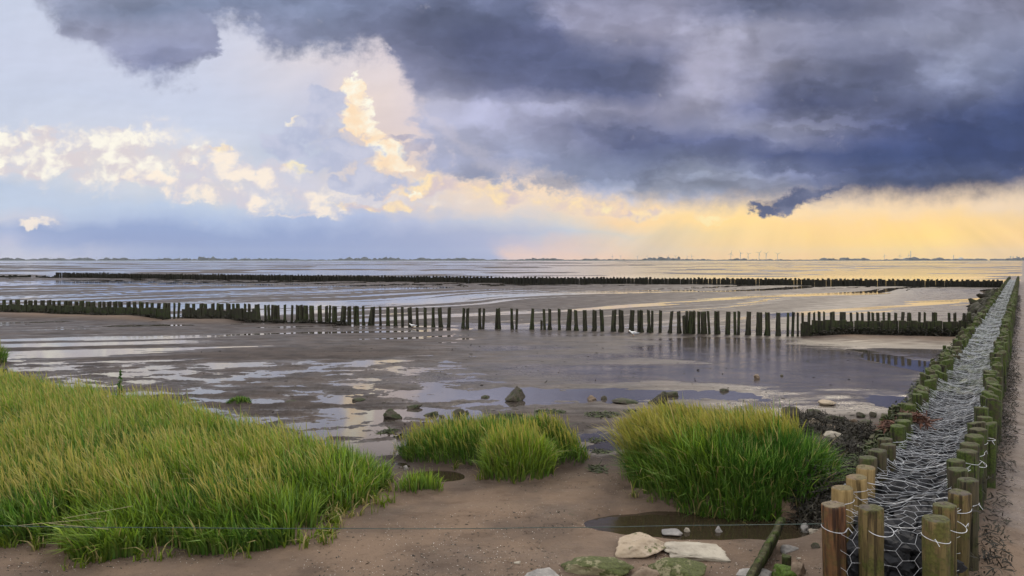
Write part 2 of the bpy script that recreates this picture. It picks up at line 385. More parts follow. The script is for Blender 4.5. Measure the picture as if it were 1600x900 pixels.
def ground_h(x, y):
    """height of the mud above the standing water"""
    r = np.hypot(x, y)
    # --- flats near: puddled mud left, smooth film right
    n = fbm(x * 0.75 / 1.5, y * 0.75, 4, 3, 0.55) - 0.5
    n2 = fbm(x * 2.2 / 1.4, y * 2.4, 3, 5) - 0.5
    left = sstep(x + 0.10 * (y - 12), 1.2, -1.6)
    n = fbm(x * 1.5, y * 2.9, 6, 3, 0.68) - 0.5
    near = 0.11 * n + 0.05 * n2 + 0.001
    pud = sstep(y, 9.5, 11.5)
    right_flat = 0.020 + 0.010 * n + 0.004 * n2
    # explicit pools: (px, py, rx_px, ry_px)
    flat = right_flat * (1 - left) + (near + 0.004) * left
    def pool(px, py, rx, ry, depth=0.05, wob=0.35, soft=1.1):
        X, Y = at(px, py); dY = Y * Y * ry / (EYE * F); dX = rx / F * Y
        e = np.hypot((x - X) / dX, (y - Y) / dY) - 1 + wob * (fbm(x * 1.3, y * 1.8, 4, 91) - 0.5) * 4 + 0.5 * (fbm(x * 6, y * 8, 3, 92) - 0.5)
        return depth * (1 - sstep(e, -soft, soft))
    h = flat
    h = h - pool(905, 618, 195, 9, 0.06) - pool(690, 643, 80, 7, 0.045)
    h = h - pool(1448, 575, 34, 26, 0.05) - pool(1400, 628, 34, 11, 0.05)
    h = h - pool(570, 700, 70, 9, 0.03) - pool(620, 676, 60, 5, 0.03) - pool(930, 690, 60, 16, 0.03)
    h = h + 0.03 * (fbm(x * 2.4, y * 4.0, 4, 97) - 0.5) * sstep(y, 8.2, 9.0) * sstep(y, 13.5, 11.5)
    # --- channels in front of the first groyne and between the groynes (long bars)
    ca, sa = math.cos(math.radians(40)), math.sin(math.radians(40))
    u = x * ca + y * sa; v = -x * sa + y * ca
    wob = (fbm(u * 0.06, v * 0.06, 2, 41) - 0.5) * 7
    bars = fbm(u * 0.035, (v + wob) * 0.50, 4, 47, 0.58) - 0.5
    barsf = fbm(u * 0.12, (v + wob) * 1.3, 3, 49) - 0.5
    bar_h = 0.15 * bars + 0.05 * barsf + 0.006 + 0.014 * (fbm(u * 0.5, v * 3.0, 3, 50) - 0.5)
    gd = y - line_y(G1, x)              # beyond the first groyne: positive
    ca2, sa2 = math.cos(math.radians(14)), math.sin(math.radians(14))
    u2 = x * ca2 + y * sa2; v2 = -x * sa2 + y * ca2
    bars2 = 0.12 * (fbm(u2 * 0.13, v2 * 1.2, 5, 53, 0.6) - 0.5) + 0.006
    k2 = sstep(y, 14.5, 17.5) * sstep(x, 0.5, -4.0)
    h = h * (1 - k2) + bars2 * k2
    # long sand banks against the groyne's plank walls
    far = sstep(gd, 0.2, 2.5)
    h = h * (1 - far) + bar_h * far
    # right end, beyond the first groyne: a low, smooth wet flat
    rf = sstep(x - 0.62 * y, -9, -3) * far
    h = h * (1 - 0.75 * rf) + 0.75 * rf * (0.012 + 0.05 * bars + 0.02 * barsf)
    bank = np.maximum(sstep(x, -12.8, -14.5), sstep(x, -9.6, -10.4) * sstep(x, -13.0, -12.2)*0.7)
    bankr = sstep(x, 8.0, 9.6) * sstep(x, 13.6, 12.2)
    prof = np.exp(-((gd + 0.55) / 0.9) ** 2)
    h = h + 0.10 * bank * prof + 0.11 * bankr * np.exp(-((gd + 0.35) / 0.8) ** 2)
    # --- beyond the second groyne: open flats with the tide far out
    g2 = y - line_y(G2, x)
    sea = sstep(g2, 0.5, 8)
    sx = 1 / (6 + r * 0.02)
    hs = (fbm(x * sx * 0.45, y * sx, 4, 61, 0.6) - 0.55)
    hs = hs * (0.10 + 0.00035 * r)
    hs = np.where(r > 1500, hs - (r - 1500) * 0.0002, hs)
    h = h * (1 - sea) + hs * sea
    # right of the breakwater: wet mud, slightly below
    rs = sstep((x - bw_right(y)) * BW_N[0], 0.0, 0.5)
    hr = 0.02 + 0.03 * (fbm(x * 0.9, y * 0.5, 4, 71) - 0.45)
    h = h * (1 - rs) + hr * rs
    # --- the dry sand in front, and the grass hummocks
    sand_edge = 7.6 + 0.8 * (fbm(x * 0.6 + 3, y * 0.6, 3, 81) - 0.5) - 0.25 * np.maximum(x, 0) 
    sand = sstep(y, sand_edge + 1.2, sand_edge - 0.6)
    hsand = 0.035 + 0.03 * sstep(y, 8.0, 5.0) + 0.030 * (fbm(x * 1.1, y * 1.1, 4, 83) - 0.5) + 0.006 * (fbm(x * 9, y * 9, 3, 85) - 0.5) + 0.024 * (fbm(x * 3.2, y * 3.2, 3, 86) - 0.5)
    h = h * (1 - sand) + hsand * sand
    md = poly_sd(x, y, MEADOW)
    near_poly = (y < 18) & (x < 0)
    mk = np.where(near_poly, sstep(md + 0.12 * (fbm(x * 3, y * 3, 2, 87) - 0.5), -0.05, 0.6), 0)
    h = np.where(mk > 0, np.maximum(h, 0) * (1 - mk) + (0.14 + 0.03 * (fbm(x * 2, y * 2, 3, 89) - 0.5)) * mk, h)
    for c, hh in ((CL_BIG, 0.16), (CL_BACK, 0.12), (CL_FRONT, 0.10), (CL_EDGE, 0.09), (CL_TINY, 0.02), (CL_FAR, 0.10), (CL_DARK, 0.04)):
        e = ell(x, y, c) + 0.15 * (fbm(x * 3.5, y * 3.5, 2, 93) - 0.5)
        h = h + hh * sstep(e, -0.08, 0.35)
    # dark pools scoured against the clumps
    for (px, py, rx, ry, d) in ((1085, 822, 145, 20, 0.24), (680, 746, 38, 9, 0.16), (1200, 835, 60, 14, 0.20)):
        X, Y = at(px, py); dY = Y * Y * ry / (EYE * F); dX = rx / F * Y
        e = np.hypot((x - X) / dX, (y - Y) / dY) - 1 + 0.25 * (fbm(x * 3, y * 3, 3, 95) - 0.5)
        h = h - d * (1 - sstep(e, -0.6, 0.5))
    # low bank the breakwater stands on
    bc = np.abs((x - 0.5 * (bw_left(y) + bw_right(y))) * BW_N[0])
    h = h + 0.10 * sstep(bc, 1.0, 0.3) * sstep(y, 90, 60)
    # beach rises behind the camera
    h = h + 0.25 * sstep(y, 4.0, 0.0)
    return h

def attrs(x, y, h):
    sand = np.maximum(sstep(y, 8.4, 6.9), sstep(y, 6.6, 5.2))
    right = sstep((x - bw_right(y)) * BW_N[0], -0.2, 0.2)
    sand = sand * (1 - right * sstep(y, 5.0, 6.4)) + 0.55 * right * sstep(y, 5.0, 6.4)  # paler sand tone right of the breakwater stands in for reflected sky
    gd = y - line_y(G1, x)
    bankm = (np.maximum(sstep(x, -9.0, -11.0), sstep(x, 7.6, 9.4)) * np.exp(-((gd + 0.5) / 0.8) ** 2)) * (1 - right)
    sand = np.maximum(sand, 0.7 * bankm)
    film = (0.30 + 0.70 * sstep(x, -3.5, 0.0)) * sstep(y, 9.0, 12.0)
    film = film * (0.45 + 0.55 * sstep(fbm(x * 0.18, y * 0.35, 3, 15), 0.35, 0.62))
    film = np.maximum(film * (gd < 2), (0.30 + 0.35 * sstep(x - 0.62 * y, -9, -3)) * (gd >= 2))
    film = np.maximum(film, right * 0.9)
    film = np.maximum(film, 0.45 * sstep(h, 0.02, 0.002))
    film = film * (1 - sand * 0.85)
    return sand, film

# ------------------------------------------------------------------ object helpers
def tag(o, label=None, cat=None, group=None, kind=None):
    if label: o['label'] = label
    if cat: o['category'] = cat
    if group: o['group'] = group
    if kind: o['kind'] = kind
    return o
def mesh_from(name, verts, faces=None, mat=None, smooth=True, attrs_=None, quads=None, tris=None):
    """fast mesh from numpy arrays"""
    me = bpy.data.meshes.new(name)
    if quads is not None or tris is not None:
        nq = 0 if quads is None else len(quads); nt_ = 0 if tris is None else len(tris)
        loops = np.concatenate([a.ravel() for a in ((quads if nq else np.zeros((0, 4), int)), (tris if nt_ else np.zeros((0, 3), int)))]).astype(np.int32)
        me.vertices.add(len(verts)); me.vertices.foreach_set('co', np.asarray(verts, np.float32).ravel())
        me.loops.add(len(loops)); me.loops.foreach_set('vertex_index', loops)
        me.polygons.add(nq + nt_)
        starts = np.concatenate([np.arange(nq) * 4, nq * 4 + np.arange(nt_) * 3]).astype(np.int32)
        me.polygons.foreach_set('loop_start', starts)
        me.update(calc_edges=True)
    else:
        me.from_pydata([tuple(v) for v in verts], [], faces)
    me.polygons.foreach_set('use_smooth', [smooth] * len(me.polygons))
    if attrs_:
        for k, (typ, dat) in attrs_.items():
            a = me.attributes.new(k, typ, 'POINT')
            if typ == 'FLOAT': a.data.foreach_set('value', np.asarray(dat, np.float32))
            else: a.data.foreach_set('color', np.asarray(dat, np.float32).ravel())
    if mat: me.materials.append(mat)
    me.update()
    return me
def link(name, me, parent=None, loc=None):
    o = bpy.data.objects.new(name, me); C.objects.link(o)
    if parent: o.parent = parent
    if loc: o.location = loc
    return o

def mat_new(name):
    m = bpy.data.materials.new(name); m.use_nodes = True
    nt = m.node_tree; nt.nodes.clear(); T = T_(nt)
    b = T.new('ShaderNodeBsdfPrincipled'); out = T.new('ShaderNodeOutputMaterial')
    T.link(b.outputs[0], out.inputs[0])
    return m, T, b, out
def setb(T, b, k, v):
    if isinstance(v, V_): T.link(v, b.inputs[k])
    elif isinstance(v, tuple): b.inputs[k].default_value = (*v[:3], 1)
    else: b.inputs[k].default_value = v
def bump(T, h, strength, dist, normal=None):
    n = T.new('ShaderNodeBump'); T.link(h, n.inputs['Height'])
    n.inputs['Strength'].default_value = strength if not isinstance(strength, V_) else 1
    if isinstance(strength, V_): T.link(strength, n.inputs['Strength'])
    n.inputs['Distance'].default_value = dist
    if normal is not None: T.link(normal, n.inputs['Normal'])
    return V_(T.t, n.outputs[0])
def attr(T, name, out=2):
    n = T.new('ShaderNodeAttribute'); n.attribute_name = name
    return V_(T.t, n.outputs[out])
def pos(T): return V_(T.t, T.new('ShaderNodeNewGeometry').outputs['Position'])
def objco(T): return V_(T.t, T.new('ShaderNodeTexCoord').outputs['Object'])
def rnd(T): return V_(T.t, T.new('ShaderNodeObjectInfo').outputs['Random'])

# ------------------------------------------------------------------ ground and water
def ground_material():
    m, T, b, out = mat_new("wet_mud_and_sand")
    P = pos(T); sand = attr(T, 'sand'); film = attr(T, 'film'); hgt = attr(T, 'hgt'); fade = attr(T, 'nearness')
    n1 = T.noise(P, 1.3, 5, 0.6); n2 = T.noise(P, 14.0, 5, 0.62); n3 = T.noise(P, 90.0, 4, 0.65)
    st = T.noise(T.map(P, (0.5, 2.0, 1), (0, 0, 0), (0, 0, math.radians(10))), 2.2, 5, 0.6)
    mud = T.mix(n1.step(0.35, 0.65), (0.042, 0.033, 0.030), (0.086, 0.068, 0.060))
    mud = T.mix((n2 - 0.5).abs().step(0.0, 0.25) * 0.35, mud, (0.045, 0.032, 0.027))
    snd = T.mix(n1.step(0.35, 0.68), (0.215, 0.152, 0.108), (0.135, 0.100, 0.078))
    snd = T.mix(n3.step(0.52, 0.75) * 0.45, snd, (0.10, 0.075, 0.06))
    snd = T.mix(n2.step(0.60, 0.78) * 0.6, snd, (0.11, 0.085, 0.07))
    damp = hgt.step(0.10, 0.015)
    base = T.mix(sand, mud, snd)
    base = T.mix(damp * 0.45, base, T.mix(1.0, base, (0.55, 0.52, 0.50), 'MULTIPLY'))
    pat = T.noise(T.map(P, (1, 1.5, 1)), 2.6, 6, 0.66)
    base = T.mix(pat.step(0.52, 0.64) * sand * 0.5, base, T.mix(1.0, base, (0.60, 0.57, 0.56), 'MULTIPLY'))
    wetp = T.noise(T.map(P, (0.6, 1.6, 1)), 0.9, 4, 0.6).step(0.50, 0.62) * sand
    # green-black algal film in blotches on the damp sand
    alg = T.noise(P, 5.0, 6, 0.7).step(0.60, 0.72) * T.noise(P, 0.9, 2).step(0.45, 0.6) * fade
    base = T.mix(alg * 0.7, base, (0.045, 0.055, 0.028))
    # shell grit
    vs = T.vor(P, 48.0, 'F1', 0, 1.0, 0)
    vc = T.vor(P, 48.0, 'F1', 0, 1.0, 1); vr, vg, vb = T.sep(vc)
    speck = vs.step(0.17, 0.12) * vr.step(0.90, 0.93) * fade
    base = T.mix(speck * 0.85, base, (0.55, 0.50, 0.45))
    dk = vs.step(0.24, 0.16) * vg.step(0.90, 0.94) * fade
    base = T.mix(dk * 0.8, base, (0.03, 0.024, 0.02))
    setb(T, b, 'Base Color', base)
    fm = (film + (st - 0.5) * 0.9 * film.step(0.02, 0.3)).max(0.0).min(1.0)
    ro = fm.step(0.1, 0.85, 0.70, 0.16, smooth=False) + (n2 - 0.5) * 0.12 + sand * 0.10 - wetp * 0.28
    setb(T, b, 'Roughness', ro.max(0.10)); setb(T, b, 'Specular IOR Level', fm.step(0.05, 0.7, 0.16, 0.6))
    b.inputs['IOR'].default_value = 1.40
    hh = n2 * 0.8 + n3 * 0.4 + st * 0.7
    bs = (1.0 - fm * 0.90) * fade.step(0.0, 1.0, 0.35, 1.0)
    setb(T, b, 'Normal', bump(T, hh, bs.max(0.05), 0.026))
    return m
def water_material():
    m, T, b, out = mat_new("standing_water")
    P = pos(T)
    x, y, z = T.sep(P)
    far = y.step(60.0, 140.0)
    setb(T, b, 'Base Color', T.mix(y.step(8.0, 11.0), (0.035, 0.026, 0.016), (0.060, 0.050, 0.044))); setb(T, b, 'IOR', y.step(8.0, 11.0, 1.34, 2.3))
    setb(T, b, 'Roughness', far.step(0, 1, 0.015, 0.10))
    rip = T.noise(T.map(P, (0.7, 1.6, 1)), 9.0, 3, 0.5)
    rip2 = T.noise(T.map(P, (0.3, 1.0, 1)), 1.1, 4, 0.6)
    wind = T.noise(T.map(P, (0.4, 1, 1)), 0.25, 3).step(0.45, 0.62)
    st = wind * 0.12 + 0.02
    nn = bump(T, rip, st, 0.02)
    nn = bump(T, rip2, far * 0.35 + 0.03, 0.05, nn)
    setb(T, b, 'Normal', nn)
    return m
M_GROUND = ground_material(); M_WATER = water_material()

def fan(rows, ks):
    Y, K = np.meshgrid(rows, ks, indexing='ij')
    X = K * Y
    nr, nc = Y.shape
    idx = np.arange(nr * nc).reshape(nr, nc)
    q = np.stack([idx[:-1, :-1], idx[:-1, 1:], idx[1:, 1:], idx[1:, :-1]], -1).reshape(-1, 4)
    return X.ravel(), Y.ravel(), q
rowpx = np.concatenate([np.geomspace(2400, 560, 22)[:-1], np.arange(560, 200, -1.6), np.arange(200, 12, -0.75), np.geomspace(12, 0.285, 90)])
rows = EYE * F / rowpx
ks = np.concatenate([np.linspace(-2.6, -0.78, 60)[:-1], np.arange(-0.78, 0.78, 0.00125), np.linspace(0.78, 2.6, 60)])
gx, gy, gq = fan(rows, ks)
gh = ground_h(gx, gy)
sa_, fi_ = attrs(gx, gy, gh)
nearness = sstep(gy, 26, 9)
me = mesh_from("mudflat", np.stack([gx, gy, gh], -1), quads=gq, mat=M_GROUND,
               attrs_={'sand': ('FLOAT', sa_), 'film': ('FLOAT', fi_), 'hgt': ('FLOAT', gh), 'nearness': ('FLOAT', nearness)})
tag(link("mudflat", me), kind='structure')
del gx, gy, gq, gh
# water lies level in every hollow of the mud
wr = np.concatenate([[3.0], np.geomspace(4.5, 8980, 80)])
wk = np.linspace(-2.6, 2.6, 60)
wx_, wy_, wq = fan(wr, wk)
me = mesh_from("tidal_water", np.stack([wx_, wy_, np.zeros_like(wx_)], -1), quads=wq, mat=M_WATER)
tag(link("tidal_water", me), kind='structure')
# the beach goes on behind and beside the camera
bx0 = np.linspace(-60, 60, 41); by0 = np.linspace(-40, 1.2, 20)
BY, BX = np.meshgrid(by0, bx0, indexing='ij')
BH = 0.24 + 0.1 * (-(BY - 1.2)) ** 0.8 * 0.3
idx = np.arange(BX.size).reshape(BX.shape)
bq = np.stack([idx[:-1, :-1], idx[:-1, 1:], idx[1:, 1:], idx[1:, :-1]], -1).reshape(-1, 4)
z1 = np.ones(BX.size)
me = mesh_from("beach", np.stack([BX.ravel(), BY.ravel(), BH.ravel()], -1), quads=bq, mat=M_GROUND,
               attrs_={'sand': ('FLOAT', z1), 'film': ('FLOAT', z1 * 0), 'hgt': ('FLOAT', BH.ravel()), 'nearness': ('FLOAT', z1)})
tag(link("beach", me), kind='structure')
# ------------------------------------------------------------------ wood
def wood_mat(name, c1, c2, top, moss, moss_amt, rough=0.75, wet=0.0, side_moss=0.5):
    m, T, b, out = mat_new(name)
    P = objco(T); R_ = rnd(T)
    off = T.xyz(R_ * 37.0, R_ * 11.0, R_ * 5.0)
    va = T.new('ShaderNodeVectorMath'); va.operation = 'ADD'; T.link(P, va.inputs[0]); T.link(off, va.inputs[1]); Q = V_(T.t, va.outputs[0])
    g = T.noise(T.map(Q, (1, 1, 0.09)), 46.0, 5, 0.65)
    blot = T.noise(Q, 7.0, 5, 0.65)
    nz = T.sep(V_(T.t, T.new('ShaderNodeNewGeometry').outputs['Normal']))[2]
    istop = nz.step(0.5, 0.8)
    col = T.mix(g.step(0.32, 0.66), c2, c1)
    col = T.mix(blot.step(0.52, 0.75) * 0.55, col, c2)
    rg = T.vor(T.map(Q, (1, 1, 0.2)), 30.0, 'F1', 1)
    col = T.mix(istop, col, T.mix(rg.step(0.1, 0.6), top, tuple(v * 0.6 for v in top)))
    ms = T.noise(Q, 11.0, 6, 0.7) + (R_ - 0.5) * 0.12
    side = ms.step(0.60 - 0.25 * side_moss, 0.72 - 0.25 * side_moss)
    mv = T.mix(T.noise(Q, 60.0, 3).step(0.3, 0.7), moss, tuple(v * 0.45 for v in moss))
    col = T.mix(side * moss_amt * (1.0 - istop), col, mv)
    col = T.mix(istop * ms.step(0.42, 0.55) * moss_amt, col, mv)
    zz = T.sep(P)[2] + (ms - 0.5) * 0.35
    band_ = zz.step(0.50, 0.30) * (1.0 - istop)
    col = T.mix(band_ * 0.55, col, T.mix(1.0, col, (0.45, 0.55, 0.42), 'MULTIPLY'))
    crack = T.noise(T.map(Q, (1, 1, 0.05)), 30.0, 3, 0.55).step(0.56, 0.62)
    col = T.mix(crack * 0.75 * (1.0 - istop * 0.5), col, tuple(v * 0.3 for v in c2))
    setb(T, b, 'Base Color', col); setb(T, b, 'Roughness', rough); b.inputs['Specular IOR Level'].default_value = 0.25
    setb(T, b, 'Normal', bump(T, g * 0.6 + blot * 0.4 + ms * 0.5 - crack * 0.8, 0.9, 0.012))
    return m
W_TAN = wood_mat("fresh_tan_wood", (0.30, 0.215, 0.095), (0.17, 0.115, 0.045), (0.27, 0.19, 0.115), (0.12, 0.13, 0.03), 0.45, side_moss=0.1)
W_YEL = wood_mat("weathered_yellow_wood", (0.170, 0.125, 0.052), (0.075, 0.050, 0.024), (0.13, 0.105, 0.085), (0.09, 0.10, 0.02), 0.75, side_moss=0.5)
W_RED = wood_mat("stained_red_brown_wood", (0.17, 0.080, 0.036), (0.055, 0.026, 0.016), (0.20, 0.13, 0.085), (0.10, 0.09, 0.03), 0.5, 0.5, side_moss=0.2)
W_DRK = wood_mat("dark_damp_wood", (0.075, 0.062, 0.035), (0.035, 0.028, 0.018), (0.085, 0.070, 0.052), (0.06, 0.085, 0.015), 0.7, side_moss=0.4)
W_MOSS = wood_mat("moss_grown_wood", (0.060, 0.052, 0.028), (0.026, 0.022, 0.014), (0.085, 0.080, 0.035), (0.060, 0.088, 0.014), 1.0, side_moss=0.75)
W_OLD = wood_mat("old_sea_worn_wood", (0.040, 0.036, 0.022), (0.016, 0.014, 0.010), (0.050, 0.045, 0.028), (0.045, 0.062, 0.016), 0.8, 0.7, side_moss=0.5)
W_FAR = wood_mat("blackened_sea_wood", (0.024, 0.020, 0.015), (0.010, 0.009, 0.008), (0.034, 0.030, 0.022), (0.030, 0.034, 0.012), 0.5, 0.75)

def post_mesh(name, r, h, mat, seed, seg=16, nz=9, under=0.25, rough=0.05, base_lump=0.0, oval=1.0, slant=0.0, groove=None, taper=0.0):
    zs = np.concatenate([[-under], np.linspace(0, h - 0.012, nz), [h - 0.003, h]])
    ang = np.linspace(0, 2 * math.pi, seg, endpoint=False)
    V = []
    for zi, z in enumerate(zs):
        t = max(z, 0) / h
        for a in ang:
            n = vnoise(a * 3.0 / 6.283 * 4 + 50, z * 4.0, seed) - 0.5
            n2 = vnoise(a * 16 / 6.283 + 9, z * 1.2, seed + 3) - 0.5
            rr = r * (1 + rough * 2 * n + rough * n2 - taper * t)
            if base_lump: rr += base_lump * max(0, float(vnoise(a * 1.2 + 5, z * 14, seed + 9)) - 0.35) * math.exp(-(z / (0.32 * h)) ** 2) * 2.2
            if zi == len(zs) - 2: rr *= 0.985
            if zi == len(zs) - 1: rr *= 0.93
            if groove is not None and abs(((a - groove + math.pi) % (2 * math.pi)) - math.pi) < 0.22 and z > h * 0.2: rr *= 0.80
            zz = z + (math.cos(a) * slant * r if zi >= len(zs) - 3 else 0)
            if zi >= len(zs) - 3: zz += rough * 0.14 * (vnoise(a * 2.2 + 31, 1.5, seed + 5) - 0.5)
            V.append((rr * math.cos(a) * oval, rr * math.sin(a), zz))
    k = len(zs)
    Fq = [(i * seg + j, i * seg + (j + 1) % seg, (i + 1) * seg + (j + 1) % seg, (i + 1) * seg + j) for i in range(k - 1) for j in range(seg)]
    # inner cap ring + centre
    base = (k - 1) * seg; n0 = len(V)
    for j in range(seg):
        x, y, z = V[base + j]; V.append((x * 0.5, y * 0.5, z + 0.002 * (vnoise(j * 1.7, 3, seed) - 0.3)))
    V.append((0, 0, V[n0][2] * 0.5 + V[n0 + seg // 2][2] * 0.5))
    Fq += [(base + j, base + (j + 1) % seg, n0 + (j + 1) % seg, n0 + j) for j in range(seg)]
    Fq += [(n0 + j, n0 + (j + 1) % seg, n0 + seg) for j in range(seg)]
    me = mesh_from(name, V, Fq, mat, smooth=True)
    return me

def tubes(segs, r, sides=3):
    """segs: (n,2,3) -> verts, quads"""
    p0 = segs[:, 0]; p1 = segs[:, 1]; d = p1 - p0
    L = np.linalg.norm(d, axis=1, keepdims=True); d = d / np.maximum(L, 1e-9)
    up = np.where(np.abs(d[:, 2:3]) > 0.9, [[1, 0, 0]], [[0, 0, 1]])
    a = np.cross(d, up); a /= np.linalg.norm(a, axis=1, keepdims=True); b = np.cross(d, a)
    r = np.broadcast_to(np.asarray(r, float).reshape(-1, 1), (len(segs), 1))
    ring = [a * math.cos(t) * r + b * math.sin(t) * r for t in np.linspace(0, 2 * math.pi, sides, endpoint=False)]
    v = np.stack([p0 + q for q in ring] + [p1 + q for q in ring], 1).reshape(-1, 3)
    n = len(segs); base = np.arange(n)[:, None] * (2 * sides)
    q = np.concatenate([base + np.array([[j, (j + 1) % sides, sides + (j + 1) % sides, sides + j]]) for j in range(sides)], 0)
    return v, q
def wire_mat(name, col, metal=0.8, rough=0.45):
    m, T, b, out = mat_new(name)
    n = T.noise(pos(T), 40.0, 3)
    setb(T, b, 'Base Color', T.mix(n.step(0.4, 0.7), col, tuple(v * 0.6 for v in col)))
    setb(T, b, 'Metallic', metal); setb(T, b, 'Roughness', rough)
    return m
M_WIRE = wire_mat("galvanised_wire", (0.68, 0.71, 0.76), 0.2, 0.45)
M_GWIRE = wire_mat("green_coated_wire", (0.035, 0.06, 0.052), 0.0, 0.7)

def tie_mesh(r, z, seed):
    """a slack loop of wire twisted round a post, with a loose tail"""
    rg = np.random.default_rng(seed); n = 22; P = []
    tail = rg.uniform(0, 6.28)
    for i in range(n + 1):
        a = tail + i / n * 2 * math.pi
        P.append((r * 1.05 * math.cos(a), r * 1.05 * math.sin(a), z + 0.012 * math.sin(a * 1.0 + seed)))
    a = tail
    P.append((r * 1.35 * math.cos(a + .1), r * 1.35 * math.sin(a + .1), z + 0.02)); P.append((r * 1.6 * math.cos(a + .3), r * 1.6 * math.sin(a + .3), z - 0.012))
    P = np.array(P); v, q = tubes(np.stack([P[:-1], P[1:]], 1), 0.0021, 4)
    return mesh_from("wire_tie", v, quads=q, mat=M_WIRE)

# ------------------------------------------------------------------ the breakwater: two rows of posts
# near posts read one by one: px, top row, width px, material, split, label
LEFT = [
 (1306.5, 788, 35, W_RED, True, "red-brown stained post with a split top, front left of the breakwater"),
 (1363, 794, 36, W_YEL, False, "yellowish rust-streaked post standing at the near end of the wire netting"),
 (1318, 763, 32, W_TAN, False, "pale tan post with fresh sawn top just behind the split red-brown post"),
 (1342.5, 745, 31, W_TAN, False, "pale tan post with light yellow top, behind the fresh-sawn one"),
 (1350, 730, 28, W_TAN, False, "tan post half hidden behind the pale yellow-topped post in the left row"),
 (1356.5, 715, 27, W_DRK, False, "dark brown post next beyond the tan posts of the left row"),
 (1372, 703, 26, W_DRK, False, "stout dark green-brown post beside the dark clump of weed, left row"),
 (1387, 695, 23, W_DRK, False, "dark mossy post at the left edge of the netting, eighth in the left row"),
 (1387, 686, 22, W_DRK, False, "short dark post just in front of the red-brown weed, left row"),
 (1404, 664.5, 22, W_MOSS, False, "flat-topped green post beyond the red-brown weed, left row"),
 (1411, 657, 23, W_MOSS, False, "wide green post with pale rim beyond the red-brown weed, left row"),
 (1418, 647, 22, W_MOSS, False, "dark green post touching the netting in the left row"),
]
RIGHT = [
 (1462, 809, 38, W_YEL, False, "thick weathered post nearest the camera in the right row"),
 (1476, 788, 33, W_YEL, False, "olive post with a staple in its top, second in the right row"),
 (1495.5, 768, 32, W_YEL, False, "rusty yellow post with black weed hung on its side, right row"),
 (1511.5, 749, 29, W_DRK, False, "dark grey-green post on the outer side of the right row"),
 (1497, 732, 28, W_DRK, False, "dark grey post tied with wire on the inner side of the right row"),
 (1495.5, 720, 26, W_MOSS, False, "low green post at a bend of the netting, right row"),
 (1513, 705, 30, W_MOSS, False, "thick mossy green post with a wire loop, outer side of the right row"),
 (1512, 693, 27, W_MOSS, False, "mossy post topped with two wire strands, right row"),
 (1522, 680, 26, W_MOSS, False, "bright green post with pale wire bow, right row"),
 (1527, 670, 25, W_MOSS, False, "green post with smooth rounded top beyond the wire bow, right row"),
 (1526, 661, 24, W_MOSS, False, "low green post level with the red weed on the netting, right row"),
]
G_LEFT = "posts of the breakwater's left row"; G_RIGHT = "posts of the breakwater's right row"
def near_posts(lst, group, base_seed):
    for i, (px, py, w, mt, split, lab) in enumerate(lst):
        X, Y = at(px, py, BW_T); r = w * Y / F / 2
        gz = float(ground_h(np.array([X]), np.array([Y]))[0])
        h = BW_T - gz
        me = post_mesh("breakwater_post", r, h, mt, base_seed + i, seg=28, nz=16, rough=0.06, groove=(math.radians(-75) if split else None), slant=0.05)
        root = bpy.data.objects.new("breakwater_post", None); C.objects.link(root); root.location = (X, Y, gz)
        root.rotation_euler = (random.uniform(-.035, .035), random.uniform(-.035, .035), 0)
        tag(root, lab, "post", group)
        o = link("shaft", me, root)
        t = link("wire_tie", tie_mesh(r, h - random.uniform(0.08, 0.17), base_seed + i), root)
        if not split and i % 3 == 1: t.rotation_euler = (0.10, 0.06, 0)
near_posts(LEFT, G_LEFT, 100); near_posts(RIGHT, G_RIGHT, 200)
protos = [post_mesh("breakwater_post", random.uniform(0.058, 0.070), 0.72, W_MOSS, 300 + k, seg=14, nz=6, rough=0.11, slant=random.uniform(-.4, .4), oval=random.uniform(0.9, 1.1)) for k in range(10)]
protos_d = [post_mesh("breakwater_post", random.uniform(0.056, 0.066), 0.72, W_MOSS, 330 + k, seg=12, nz=5, rough=0.10, slant=random.uniform(-.4, .4)) for k in range(6)]
rowL, rowR = [], []
Y = 7.25
while Y < 68:
    rowL.append((bw_left(Y) + random.uniform(-.05, .03), Y)); Y += random.uniform(0.19, 0.27)
Y = 6.62
while Y < 68:
    rowR.append((bw_right(Y) + random.uniform(-.045, .045), Y)); Y += random.uniform(0.17, 0.23)
allp = sorted([(y, x, 'L') for x, y in rowL] + [(y, x, 'R') for x, y in rowR])
ORD = "first second third fourth fifth sixth seventh eighth ninth tenth eleventh twelfth thirteenth fourteenth fifteenth sixteenth seventeenth eighteenth nineteenth twentieth".split()
def ordn(n):
    if n <= 20: return ORD[n - 1]
    t = ["", "", "twenty", "thirty", "forty", "fifty", "sixty", "seventy", "eighty", "ninety"][n // 10 % 10]; u = n % 10
    return t + "-" + ORD[u - 1] if u else t[:-1] + "ieth"
cnt = {'L': 0, 'R': 0}
def band(Y): return ("close in front of the first groyne" if Y < 19 else "between the two groynes" if Y < 58 else "at the far end")
rest_v, rest_q, nv = [], [], 0
